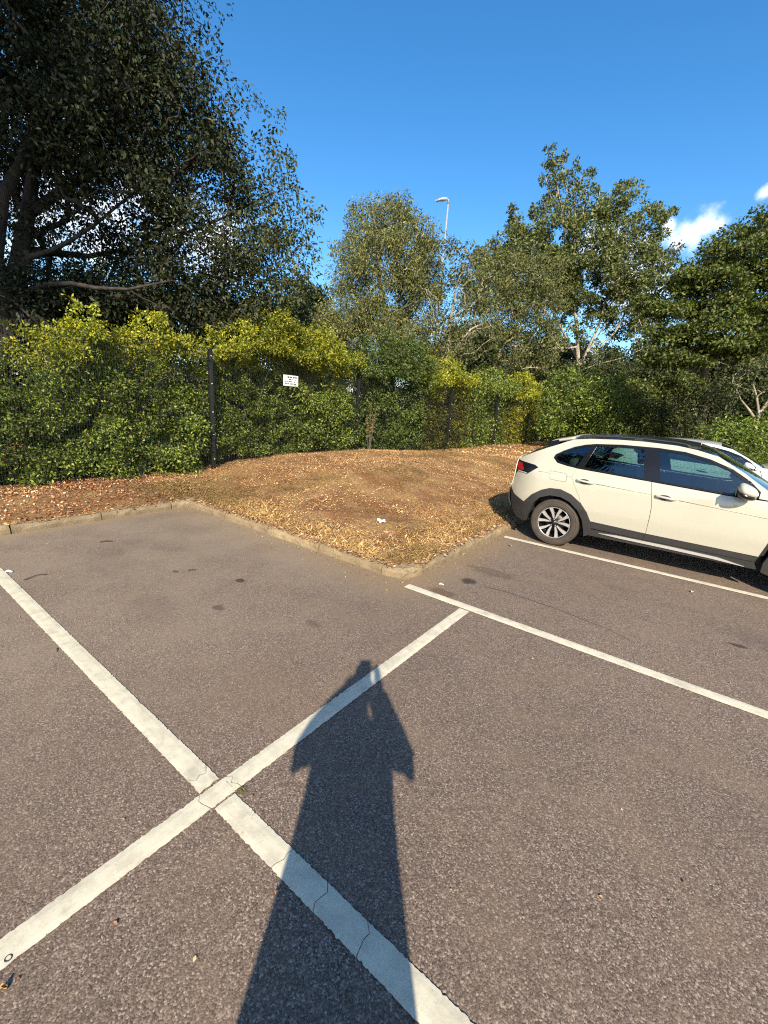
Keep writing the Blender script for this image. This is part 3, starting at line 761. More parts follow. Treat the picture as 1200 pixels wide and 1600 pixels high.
# --- tall ragged tree with upright shoots
YE = 31.0
T3 = [[(Vector((at(905, 600, YE).x, YE, .3)), .15), (at(905, 570, YE), .11), (at(900, 500, YE), .09), (at(888, 420, YE), .07), (at(880, 340, YE), .06), (at(862, 245, YE), .02)],
      [(at(905, 575, YE), .10), (at(935, 510, YE), .08), (at(955, 440, YE), .06), (at(975, 370, YE), .04), (at(985, 300, YE), .02)],
      [(at(905, 575, YE), .09), (at(960, 520, YE), .07), (at(1000, 450, YE), .05), (at(1040, 355, YE), .02)],
      [(at(902, 560, YE), .09), (at(860, 480, YE), .07), (at(830, 420, YE), .04), (at(805, 345, YE), .02)],
      [(at(905, 580, YE), .06), (at(930, 570, YE), .05), (at(970, 560, YE), .03), (at(1005, 545, YE), .015)],
      [(at(905, 570, YE), .06), (at(925, 540, YE), .05), (at(950, 500, YE), .03), (at(980, 460, YE), .015)]]
T3X = []
for pth in ([(880, 350), (868, 300), (862, 260), (855, 232)], [(890, 350), (886, 300), (878, 262), (880, 240)], [(900, 345), (897, 310), (895, 275), (898, 255)], [(910, 340), (914, 305), (922, 275), (928, 262)], [(825, 390), (812, 360), (803, 335), (802, 322)], [(845, 380), (838, 350), (833, 330)], [(800, 400), (775, 392), (750, 390), (742, 398)],
            [(945, 360), (955, 325), (965, 302), (968, 290)], [(960, 360), (975, 320), (984, 292), (986, 284)], [(975, 375), (1000, 345), (1012, 322), (1028, 318)], [(1000, 390), (1025, 360), (1045, 335), (1057, 326)], [(990, 410), (1025, 400), (1045, 392)], [(1000, 440), (1030, 425), (1050, 412)], [(930, 370), (940, 335), (945, 312)], [(850, 370), (852, 330), (848, 308)], [(870, 330), (858, 300), (852, 275)], [(915, 350), (905, 300), (908, 275)], [(985, 380), (1015, 355), (1030, 340)], [(950, 350), (938, 310), (934, 290)], [(870, 290), (862, 262), (866, 236)], [(790, 420), (765, 408), (748, 415)]): T3X += shoot(pth, YE, .50, .18, 62); T3.append([(at(x, y, YE), .045*(1 - .28*i)) for i, (x, y) in enumerate(pth)])
L3 = [lobe(905, 355, 36, 34, YE, .7), lobe(880, 395, 58, 42, YE, 1.0), lobe(805, 360, 12, 28, YE, .5), lobe(800, 395, 35, 30, YE, .9),
      lobe(770, 395, 22, 16, YE, .5), lobe(835, 360, 25, 30, YE, .7), lobe(955, 355, 25, 50, YE, .9), lobe(985, 310, 10, 24, YE, .5), lobe(965, 325, 10, 25, YE, .4), lobe(1000, 370, 28, 35, YE, .8), lobe(1030, 350, 15, 22, YE, .6), lobe(1048, 338, 8, 10, YE, .3),
      lobe(990, 420, 50, 40, YE, 1), lobe(930, 430, 70, 50, YE, 1.1), lobe(860, 450, 50, 40, YE, .8), lobe(985, 480, 55, 35, YE, .8), lobe(1040, 400, 15, 20, YE, .4), lobe(1000, 520, 60, 40, YE, .7), lobe(940, 500, 40, 40, YE, .35), lobe(850, 520, 60, 40, YE, .6), lobe(770, 440, 45, 45, YE, .9), lobe(830, 420, 50, 45, YE, 1)]
tree('ragged_tree', 'tall ragged green tree with upright leafy shoots above the cream car', T3, L3, 640, 84, .46, .20, [(0.0816,0.1080,0.0264,3),(0.1260,0.1464,0.0384,3),(0.1800,0.1860,0.0540,1.5),(0.0432,0.0624,0.0180,2)], LEAF, BARK_PALE, .009, extra=T3X, width=.55, up=.3, droop=.2, shell=.2)
# --- layered spreading tree at the right edge
YF = 16.0
fx = at(1190, 640, YF); 
T4 = [[(Vector((at(1105, 640, YF+1).x, YF+1, .3)), .20), (at(1103, 620, YF+1), .15), (at(1098, 560, YF+1), .12), (at(1093, 500, YF+1), .09), (at(1110, 430, YF+1), .05), (at(1140, 370, YF+1), .025)],
      [(at(1103, 615, YF+1), .08), (at(1150, 590, YF), .07), (at(1190, 570, YF), .05), (at(1240, 540, YF), .03)], [(at(1098, 560, YF+1), .07), (at(1060, 530, YF), .05), (at(1030, 505, YF), .03)],
      [(at(1095, 520, YF+1), .06), (at(1150, 480, YF), .05), (at(1200, 430, YF), .03)], [(at(1103, 615, YF+1), .06), (at(1070, 600, YF), .045), (at(1035, 590, YF), .02)], [(at(1103, 612, YF+1), .05), (at(1120, 585, YF-.5), .04), (at(1135, 570, YF-1), .02)]]
L4 = [lobe(1185, 362, 42, 18, YF+1, .7), lobe(1140, 392, 45, 18, YF+1, .7), lobe(1190, 400, 60, 24, YF, .9), lobe(1110, 420, 50, 18, YF+1, .8), lobe(1070, 445, 50, 20, YF+1, .8), lobe(1150, 445, 70, 20, YF, .9), lobe(1040, 480, 45, 16, YF+1, .7), lobe(1110, 490, 60, 18, YF, .9),
      lobe(1190, 480, 50, 20, YF, .8), lobe(1060, 525, 50, 15, YF, .8), lobe(1150, 525, 70, 18, YF-.5, .9), lobe(1200, 550, 60, 18, YF-.5, .8), lobe(1040, 560, 45, 16, YF, .7), lobe(1110, 560, 60, 16, YF, .8), lobe(1230, 430, 50, 60, YF, .6), lobe(1040, 600, 50, 14, YF, .7), lobe(1205, 345, 25, 14, YF+1, .4)]
tree('spreading_tree', 'green tree with layered spreading boughs at the right edge', T4, L4, 600, 84, .34, .12, [(0.0723,0.1003,0.0187,3),(0.1105,0.1360,0.0272,3),(0.1530,0.1700,0.0357,1.2),(0.0340,0.0527,0.0119,2)], LEAF, BARK_MID, .007, width=.62, up=.9, droop=.15, spread=(1.1, 1.1, .45), shell=.1)
# --- bare-looking crooked small tree behind the white car
YG = 13.5
T5 = [[(at(1179, 700, YG), .10), (at(1181, 672, YG), .085), (at(1186, 648, YG), .07), (at(1200, 628, YG), .05), (at(1215, 600, YG), .03)], [(at(1183, 660, YG), .05), (at(1170, 640, YG), .035), (at(1158, 625, YG), .02)],
      [(at(1186, 648, YG), .04), (at(1182, 620, YG), .03), (at(1176, 598, YG), .02)]]
T5[0][0] = (Vector((T5[0][0][0].x, T5[0][0][0].y, .3)), .11)
tree('crooked_tree', 'small crooked tree with a pale forked trunk beyond the white car', T5, [lobe(1190, 590, 40, 25, YG, 1), lobe(1215, 640, 35, 40, YG, .6)], 60, 34, .35, .10, [(.05,.07,.02,2),(.09,.10,.03,2)], LEAF, BARK_PALE, .006)

# --- shrubs beyond the far end of the hedge
def bush(name, label, px, py, rx, ry, Y, n, per, ll, pal, group=None, mat=LEAF, cr=.38, cat='bush', ground=.3):
    c = at(px, py, Y); f0 = Vector((c.x, c.y, ground)); s = Y/FPX*1.12; hz = ry*s
    tr = [[(f0, .06), (f0.lerp(c, .4), .045), (f0.lerp(c, .8), .03)]]
    for k in range(3): tr.append([(f0 + Vector((0,0,.1)), .035), (f0 + Vector((random.uniform(-.6,.6), random.uniform(-.4,.4), (c.z-ground)*.6)), .02)])
    zc = (ground + c.z + hz)/2
    L = [(np.array((c.x, c.y, zc)), np.array((rx*s, max(1.0, rx*s*.6), (c.z + hz - ground)/2)), 1.0)]
    return tree(name, label, tr, L, n, per, cr, ll, pal, mat, BARK_MID, .005, group, .5, .4, .2, cat, shell=.45)
GREEN = [(0.1013,0.1553,0.0243,3),(0.1553,0.2093,0.0351,3),(0.2295,0.2700,0.0432,1.5),(0.0473,0.0783,0.0162,2)]
YELL = [(.24,.235,.022,3),(.17,.185,.02,3),(.32,.27,.024,1.6),(.09,.115,.016,2)]
bush('bush', 'dark green bush between the yellow hedge and the cream car roof', 890, 630, 42, 45, 20.5, 150, 70, .12, GREEN)
bush('bush', 'green bush rising straight behind the roof of the cream car', 955, 635, 45, 38, 19, 150, 70, .12, GREEN)
bush('bush', 'low green bush behind the cream car, lowest of its row', 1025, 655, 40, 25, 17.5, 120, 70, .11, [(.075,.10,.02,3),(.11,.13,.026,3),(.03,.05,.012,2)])
bush('bush', 'olive upright bush left of the small crooked tree', 1100, 640, 35, 45, 15, 140, 50, .10, [(.05,.065,.02,3),(.08,.09,.03,2),(.025,.035,.012,2)], mat=LEAF_DULL)
bush('bush', 'bright green bush just above the bonnet of the white car', 1150, 690, 45, 28, 13, 120, 60, .09, GREEN)
bush('bush', 'green bush at the right edge beside the crooked trunk', 1225, 680, 40, 45, 13, 110, 60, .09, GREEN)
DEEP = [(.022,.034,.010,3),(.035,.048,.014,2),(.05,.06,.018,1)]
for (lab, px, py, rx, ry, Y) in (('dark distant tree showing left of the willow', 480, 500, 45, 40, 36), ('dark distant tree between willow and tall ragged tree', 740, 560, 70, 45, 40), ('dark distant tree low behind the pale stems', 860, 570, 60, 40, 42),
                                 ('dark distant tree low behind the ragged tree', 985, 590, 70, 42, 42), ('dark distant tree behind the spreading boughs', 1110, 600, 90, 50, 32), ('dark distant tree farthest right behind the boughs', 1240, 560, 70, 80, 30)):
    bush('distant_tree', lab, px, py, rx, ry, Y, 300, 90, .30, DEEP, 'trees far behind the hedge', LEAF_DARK, .8, 'tree')

# --- hedge grown through the fence: separate shrubs side by side
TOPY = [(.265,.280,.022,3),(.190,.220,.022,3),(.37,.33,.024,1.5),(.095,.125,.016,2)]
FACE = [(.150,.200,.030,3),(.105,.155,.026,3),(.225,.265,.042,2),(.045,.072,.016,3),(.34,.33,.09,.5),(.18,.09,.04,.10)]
DKGR = [(.070,.105,.022,3),(.11,.145,.03,2),(.04,.062,.016,2)]
def hedge_shrub(name, label, b0, b1, top, pal, toppal, per, leaf, step=.27, gaps=(), front=.17, mat=LEAF, poke=(), cat='shrub', depth=.75):
    """top(b) = height of the foliage; gaps = (b,z,rb,rz) holes in the face; poke = lumps standing out in front of the mesh"""
    per = int(per*2.5); leaf *= .86
    bc = (b0 + b1)/2; g0 = float(bed_h(FENCE_A + .4, bc)); base = lot(FENCE_A + .45, bc, g0 - .05)
    root = empty(name, base); tag(root, label, cat)
    cl, clt = [], []
    nb = max(1, int((b1 - b0)/step))
    for layer, (da, f) in enumerate(((front + .12, 1.45), (front + .40, .8), (front + depth, .38), (front + depth + .5, .32))):
        for i in range(nb):
            zmax = top(b0 + (i + .5)/nb*(b1 - b0)); nz = max(1, int((zmax - g0)/step))
            for j in range(nz):
                b = b0 + (i + .5 + rng.uniform(-.4, .4))/nb*(b1 - b0); z = g0 + (j + .45 + rng.uniform(-.35, .35))*step
                if any(((b - gb)/rb)**2 + ((z - gz)/rz)**2 < 1 for gb, gz, rb, rz in gaps): 
                    if layer < 2: continue
                over = sstep(z, 2.2, 2.7); a = FENCE_A + da + rng.normal(0, .07) - .46*over*(1 if layer == 0 else .6)
                isl = clt if z > 2.2 else cl
                isl.append((np.array(lot(a, b, z)), step*rng.uniform(.55, .95), int(per*f*rng.uniform(.6, 1.4))))
    for (pb, pz, pr, n) in poke: cl.append((np.array(lot(FENCE_A - pr*.35, pb, pz)), pr, n))
    # stray shoots standing out of the top
    for k in range(int((b1 - b0)*5)):
        b = rng.uniform(b0, b1); z = top(b) - .1; a = FENCE_A + rng.uniform(-.1, .7); hgt = rng.uniform(.06, .26)*(step/.27)**.5; lean = rng.normal(0, .12, 2)
        for e in np.linspace(0, 1, 5): clt.append((np.array(lot(a + lean[0]*e, b + lean[1]*e, z + hgt*e)), .11*(1.2 - e)*(step/.27), int(22*(1.25 - e))))
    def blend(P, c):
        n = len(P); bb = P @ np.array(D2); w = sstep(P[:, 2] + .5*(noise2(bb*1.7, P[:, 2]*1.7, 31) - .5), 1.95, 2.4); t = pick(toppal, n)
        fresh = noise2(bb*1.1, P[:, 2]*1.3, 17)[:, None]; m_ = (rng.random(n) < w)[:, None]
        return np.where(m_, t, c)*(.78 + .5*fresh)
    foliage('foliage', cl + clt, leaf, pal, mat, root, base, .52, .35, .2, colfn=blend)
    m = MB()
    for k in range(max(3, int((b1 - b0)*2.2))):
        b = rng.uniform(b0, b1); p0 = lot(FENCE_A + .45 + rng.uniform(-.15, .3), b, g0 - .05); p = [p0]
        hgt = top(b) - g0 - .3
        for s in range(1, 5): p.append(p0 + Vector((rng.normal(0, .10)*s*.6, rng.normal(0, .08), hgt*s/4)))
        m.tube([q - base for q in p], [.022, .019, .015, .010, .005], 5)
    m.build('stems', BARK_MID, root, True)['kind'] = 'stuff'
    return root
def bumpy(pts_):
    xs = [p[0] for p in pts_]; ys = [p[1] for p in pts_]
    return lambda b: float(np.interp(b, xs, ys)) + .12*math.sin(b*5.1) + .08*math.sin(b*11.7 + 1)
hedge_shrub('ivy_shrub', 'shaded grey-green shrub at the far left edge under the dark tree', -3.0, 1.75, bumpy([(-3, 2.2), (1.0, 2.2), (1.75, 2.1)]), FACE, [(.045,.06,.02,3),(.07,.085,.03,2),(.03,.04,.014,2)], 105, .07, gaps=((1.6, 1.85, .55, .38), (.6, 1.75, .9, .22)), cat='shrub')  # shade under the tree is put into the dark top leaf colours
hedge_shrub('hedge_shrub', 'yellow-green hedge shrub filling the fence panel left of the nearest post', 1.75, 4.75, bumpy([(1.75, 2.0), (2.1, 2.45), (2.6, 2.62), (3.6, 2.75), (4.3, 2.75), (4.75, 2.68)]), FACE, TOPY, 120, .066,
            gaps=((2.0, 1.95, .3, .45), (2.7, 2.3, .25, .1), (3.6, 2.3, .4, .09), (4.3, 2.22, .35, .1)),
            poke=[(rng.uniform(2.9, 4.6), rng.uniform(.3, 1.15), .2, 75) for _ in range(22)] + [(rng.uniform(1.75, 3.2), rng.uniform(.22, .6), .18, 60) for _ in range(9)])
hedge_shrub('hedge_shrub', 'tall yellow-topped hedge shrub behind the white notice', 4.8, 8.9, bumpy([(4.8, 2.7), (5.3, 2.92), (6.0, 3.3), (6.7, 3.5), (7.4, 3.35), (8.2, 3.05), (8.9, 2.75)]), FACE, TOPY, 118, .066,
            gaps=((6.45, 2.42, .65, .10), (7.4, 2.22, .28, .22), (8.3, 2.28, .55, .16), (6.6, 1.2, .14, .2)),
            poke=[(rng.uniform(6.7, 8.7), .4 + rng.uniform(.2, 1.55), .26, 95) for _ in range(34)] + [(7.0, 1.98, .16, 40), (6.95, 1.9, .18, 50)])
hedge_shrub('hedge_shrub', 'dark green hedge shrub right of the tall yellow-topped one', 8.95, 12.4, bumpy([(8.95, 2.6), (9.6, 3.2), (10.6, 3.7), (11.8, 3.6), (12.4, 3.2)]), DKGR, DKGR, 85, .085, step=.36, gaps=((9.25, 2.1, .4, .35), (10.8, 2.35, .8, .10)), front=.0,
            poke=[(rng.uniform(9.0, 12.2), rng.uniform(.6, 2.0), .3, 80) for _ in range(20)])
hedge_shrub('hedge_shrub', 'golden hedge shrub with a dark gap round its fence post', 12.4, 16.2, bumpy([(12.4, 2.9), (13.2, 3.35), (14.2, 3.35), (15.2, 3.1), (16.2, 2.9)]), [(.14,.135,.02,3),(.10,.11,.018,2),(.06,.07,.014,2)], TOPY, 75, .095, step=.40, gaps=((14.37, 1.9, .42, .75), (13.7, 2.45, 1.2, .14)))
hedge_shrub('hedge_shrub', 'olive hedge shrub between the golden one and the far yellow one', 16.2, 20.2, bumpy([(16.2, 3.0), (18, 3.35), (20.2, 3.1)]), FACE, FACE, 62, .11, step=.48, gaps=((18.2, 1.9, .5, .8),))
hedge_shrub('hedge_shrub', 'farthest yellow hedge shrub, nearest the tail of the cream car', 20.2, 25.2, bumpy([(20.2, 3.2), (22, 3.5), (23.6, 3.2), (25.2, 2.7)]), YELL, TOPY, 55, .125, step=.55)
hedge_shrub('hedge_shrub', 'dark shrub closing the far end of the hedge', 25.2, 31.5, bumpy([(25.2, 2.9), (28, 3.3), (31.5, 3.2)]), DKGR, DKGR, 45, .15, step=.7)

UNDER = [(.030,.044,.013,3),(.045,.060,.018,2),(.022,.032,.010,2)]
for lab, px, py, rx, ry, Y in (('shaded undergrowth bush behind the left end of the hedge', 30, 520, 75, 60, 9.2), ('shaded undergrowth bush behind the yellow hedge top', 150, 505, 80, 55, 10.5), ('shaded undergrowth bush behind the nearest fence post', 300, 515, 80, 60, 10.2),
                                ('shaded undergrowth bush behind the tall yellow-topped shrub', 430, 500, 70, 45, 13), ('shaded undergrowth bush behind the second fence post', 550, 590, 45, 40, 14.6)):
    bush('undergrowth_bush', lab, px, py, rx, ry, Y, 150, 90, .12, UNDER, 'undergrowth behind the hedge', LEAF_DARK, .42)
for lab, px, py, rx, ry, Y in (('olive scrub bush behind the golden hedge shrub', 735, 575, 60, 40, 22), ('olive scrub bush below the pale forked stems', 830, 585, 60, 38, 27), ('olive scrub bush under the ragged tree', 930, 600, 60, 35, 30), ('olive scrub bush between the ragged and spreading trees', 1030, 610, 55, 40, 26)):
    bush('scrub_bush', lab, px, py, rx, ry, Y, 170, 80, .2, [(.05,.062,.02,3),(.08,.09,.03,2),(.03,.04,.014,2)], 'scrub behind the far hedge', LEAF_DULL, .6)

# pale bare creeper stem showing in the gap at the left, and a seeded dock by the fence
cs = MB(); P = [at(x, y, Y) for x, y, Y in ((76, 645, 7.0), (71, 620, 6.95), (74, 585, 6.95), (74, 572, 6.95), (70, 560, 6.95), (62, 548, 7.0))]
cs.tube([p - P[0] for p in P], [.012, .011, .010, .009, .007, .005], 6)
o = cs.build('creeper_stem', BARK_PALE, None, True); o.location = P[0]; tag(o, 'bare pale creeper stem curving up in the gap of the left hedge', 'stem')
dock = lot(FENCE_A - .25, 9.35, float(bed_h(FENCE_A - .25, 9.35)) - .03); root = empty('dried_dock', dock); tag(root, 'dried brown seed spikes of a weed standing before the hedge', 'weed')
m = MB(); cl = []
for dx, hgt in ((-.1, .95), (0, 1.35), (.12, 1.1), (.05, .8)):
    m.tube([Vector((dx*.2, 0, 0)), Vector((dx*.6, 0, hgt*.5)), Vector((dx, 0, hgt))], [.008, .006, .003], 5)
    for k in range(9): cl.append((np.array(dock) + np.array((dx*(.5+.5*k/9), 0, hgt*(.55 + .45*k/9))), .055*(1.2 - k/12), 14))
m.build('stalk', BARK_MID, root); foliage('seed_head', cl, .035, [(.20,.15,.07,2),(.15,.12,.05,2)], LITTER, root, dock, .6)

# ------------------------------------------------------------------ lamp post
YL = 21.0
GALV = simple('galvanised_steel', (.38,.40,.41), .4, .35, var=.1)
lb = Vector((at(685, 480, YL).x, YL, .2)); ltop = at(700.5, 317, YL)
lb.x = at(685, 480, YL).x - (ltop.x - at(685, 480, YL).x)*(at(685,480,YL).z - .2)/(ltop.z - at(685, 480, YL).z)
lamp = empty('lamp_post', lb); tag(lamp, 'tall grey steel lamp post rising above the trees', 'lamp post')
d = ltop - lb
MB().tube([Vector((0, 0, 0)), d*.18, d*.181, d], [.07, .07, .045, .033], 12).build('pole', GALV, lamp, True)
m = MB(); m.tube([d + Vector((0, 0, -.05)), d + Vector((0, 0, .10)), d + Vector((-.08, -.03, .11))], [.035, .036, .028], 10); m.build('bracket', GALV, lamp, True)
hd = bmesh.new()
def headv(x, y, z): return hd.verts.new(d + Vector((-.08, -.06, .10)) + Vector((-.44, -.14, -.10))*x + Vector((.11, -.11, 0))*y + Vector((0, 0, .75))*z)
rows = [[headv(x, y*w, z) for (y, z) in ((-1, 0), (-.8, t), (.8, t), (1, 0), (.85, -.05), (-.85, -.05))] for x, w, t in ((0, .45, .06), (.25, .85, .09), (.6, 1.0, .085), (.9, .9, .05), (1.0, .6, .02))]
for i in range(4):
    for k in range(6): hd.faces.new((rows[i][k], rows[i+1][k], rows[i+1][(k+1) % 6], rows[i][(k+1) % 6]))
hd.faces.new(rows[0]); hd.faces.new(rows[-1]); bmesh.ops.recalc_face_normals(hd, faces=hd.faces)
bm_obj('lamp_head', hd, GALV, lamp)
gl = bmesh.new(); c = d + Vector((-.08, -.06, .05))
vs = [gl.verts.new(c + Vector((-.44, -.14, -.10))*x + Vector((.11, -.11, 0))*y*.8 + Vector((0, 0, -.006 + zz))) for zz in (0, -.012) for x, y in ((.22, -.8), (.22, .8), (.88, .8), (.88, -.8))]
gl.faces.new(vs[:4]); gl.faces.new(vs[4:])
for k in range(4): gl.faces.new((vs[k], vs[(k+1) % 4], vs[4+(k+1) % 4], vs[4+k]))
bmesh.ops.recalc_face_normals(gl, faces=gl.faces); bm_obj('lens', gl, simple('lamp_lens', (.06,.06,.06), .2), lamp)

# ------------------------------------------------------------------ cars
def paint(name, col, rough=.28):
    m = Mat(name); f = m.noise(7, 4, .6)
    m.base(m.mix(m.mapr(f, .4, .75, 0, .10), col, tuple(c*.8 for c in col)))
    m.set(Roughness=rough); m.b.inputs['Coat Weight'].default_value = 1.0; m.b.inputs['Coat Roughness'].default_value = .03; m.b.inputs['Coat IOR'].default_value = 1.6
    return m.m
CREAM = paint('cream_paint', (.40,.388,.312)); WHITE = paint('white_paint', (.55,.56,.57))
CLAD = simple('grey_black_plastic', (.021,.020,.0195), .62, var=.12, scale=12); BLACK = simple('gloss_black', (.006,.006,.007), .22)
DARKIN = simple('dark_interior', (.05,.05,.053), .8); SEATM = simple('seat_fabric', (.085,.087,.095), .85, var=.2, scale=30)
TYRE = simple('tyre_rubber', (.045,.036,.028), .85, var=.2, scale=9); ALLOY = simple('machined_alloy', (.55,.54,.52), .32, .6); WHEELB = simple('gloss_wheel_black', (.010,.010,.011), .25)
SILVER = simple('satin_silver', (.62,.61,.58), .32, .5); RED = simple('red_lens', (.27,.008,.012), .12); SEAM = simple('shut_line', (.012,.011,.010), .8)
HEADL = simple('headlamp', (.6,.62,.65), .08); PLATE = simple('yellow_plate', (.72,.55,.06), .45)
def glass_material():
    m = Mat('tinted_glass'); m.n.remove(m.b)
    tr = m.node('ShaderNodeBsdfTransparent'); tr.inputs[0].default_value = (.60,.73,.70,1)
    gl = m.node('ShaderNodeBsdfGlossy'); gl.inputs['Roughness'].default_value = .015; gl.inputs['Color'].default_value = (.95, .97, 1, 1)
    fr = m.node('ShaderNodeFresnel'); fr.inputs['IOR'].default_value = 1.55
    mx = m.node('ShaderNodeMixShader'); m.l.new(m.math('ADD', fr.outputs[0], .03), mx.inputs[0])
    m.l.new(tr.outputs[0], mx.inputs[1]); m.l.new(gl.outputs[0], mx.inputs[2]); m.l.new(mx.outputs[0], m.out.inputs['Surface'])
    return m.m
GLASS = glass_material()
ZS = [0, .2, .35, .55, .80, .925, .95, 1.02, 1.2, 1.4, 1.5]; HS = [.82, .845, .868, .883, .880, .873, .866, .838, .772, .668, .585]
class Car:
    """coupe-backed hatch; local x forward from the rear axle, y to its left, z up"""
    def __init__(s, root, mats, top_dz=0.0): s.root, s.paint, s.roofm = root, mats[0], mats[1]; s.k = top_dz
    def half(s, x, z):
        h = float(np.interp(z, ZS, HS))
        if x < -.22: h -= .20*((-.22 - x)/.48)**2.2
        if x > 2.45: h -= .30*((x - 2.45)/.85)**2.2
        if z > 1.0:
            h -= max(0, .55 - x)*.07*(z - 1)/.4
            h -= max(0, x - 1.5)*.05*(z - 1)/.4
        # arch swell and the pressed shoulder crease
        h += .010*math.exp(-((z - .60)/.16)**2)
        return h
    def panel(s, name, outline, mat, holes=(), off=0.0, side=-1, parent=None, res=.05, thick=.014, smooth=True):
        bm = bmesh.new(); edges = []
        for loop in (outline, *holes):
            vs = [bm.verts.new((x, 0, z)) for x, z in loop]
            edges += [bm.edges.new((vs[i], vs[(i+1) % len(vs)])) for i in range(len(vs))]
        bmesh.ops.triangle_fill(bm, use_beauty=True, use_dissolve=False, edges=edges)
        xs = [p[0] for p in outline]; zs = [p[1] for p in outline]
        for ax, lo, hi in ((0, min(xs), max(xs)), (2, min(zs), max(zs))):
            n = int((hi - lo)/res)
            for k in range(1, n + 1):
                co = [0, 0, 0]; co[ax] = lo + (hi - lo)*k/(n + 1); no = [0, 0, 0]; no[ax] = 1
                bmesh.ops.bisect_plane(bm, geom=bm.verts[:] + bm.edges[:] + bm.faces[:], plane_co=co, plane_no=no)
        for v in bm.verts: v.co.y = side*(s.half(v.co.x, v.co.z) + off)
        bmesh.ops.recalc_face_normals(bm, faces=bm.faces)
        f0 = max(bm.faces, key=lambda f: f.calc_area())
        if f0.normal.y*side < 0: bmesh.ops.reverse_faces(bm, faces=bm.faces)
        o = bm_obj(name, bm, mat, parent or s.root, smooth)
        md = o.modifiers.new('thick', 'SOLIDIFY'); md.thickness = thick; md.offset = -1
        es = o.modifiers.new('crisp', 'EDGE_SPLIT'); es.split_angle = math.radians(40)
        return o
    def top(s, name, x0, x1, edge, crown, mat, nx=16, ny=14, inset=0.0, off=0.0, parent=None, pw=2.4):
        """surface between the two side edges; edge(x) = z at the side, crown(x) = z on the centre line"""
        m = MB()
        def fn(u, v):
            x = x0 + (x1 - x0)*u; ze = edge(x); t = v*2 - 1
            return (x, (s.half(x, ze) - inset)*t, ze + (crown(x) - ze)*(1 - abs(t)**pw) + off)
        m.grid(fn, nx, ny); o = m.build(name, mat, parent or s.root, True)
        o.data.flip_normals() if o.data.polygons[len(o.data.polygons)//2].normal.z < 0 else None
        md = o.modifiers.new('thick', 'SOLIDIFY'); md.thickness = .012; md.offset = -1
        es = o.modifiers.new('crisp', 'EDGE_SPLIT'); es.split_angle = math.radians(40)
        return o
def interp(P):
    xs = [p[0] for p in P]; ys = [p[1] for p in P]; return lambda x: float(np.interp(x, xs, ys))
def smooth_loop(P, n=1):
    return P
def shrink(P, d):
    """inset a closed outline by d (for shut lines)"""
    A = sum(P[i][0]*P[(i+1) % len(P)][1] - P[(i+1) % len(P)][0]*P[i][1] for i in range(len(P))); sg = 1 if A > 0 else -1; out = []
    for i in range(len(P)):
        p0, p, p1 = Vector(P[i-1]), Vector(P[i]), Vector(P[(i+1) % len(P)])
        e0, e1 = (p - p0), (p1 - p)
        e0 = e0.normalized() if e0.length > 1e-6 else e1.normalized(); e1 = e1.normalized() if e1.length > 1e-6 else e0
        n = Vector((-e0.y - e1.y, e0.x + e1.x))*sg; n = n.normalized() if n.length > 1e-6 else Vector((-e0.y, e0.x))*sg
        out.append((p.x + n.x*d, p.y + n.y*d))
    return out
def arc(cx, cz, r, a0, a1, n):
    return [(cx + r*math.cos(math.radians(a0 + (a1 - a0)*i/n)), cz + r*math.sin(math.radians(a0 + (a1 - a0)*i/n))) for i in range(n + 1)]

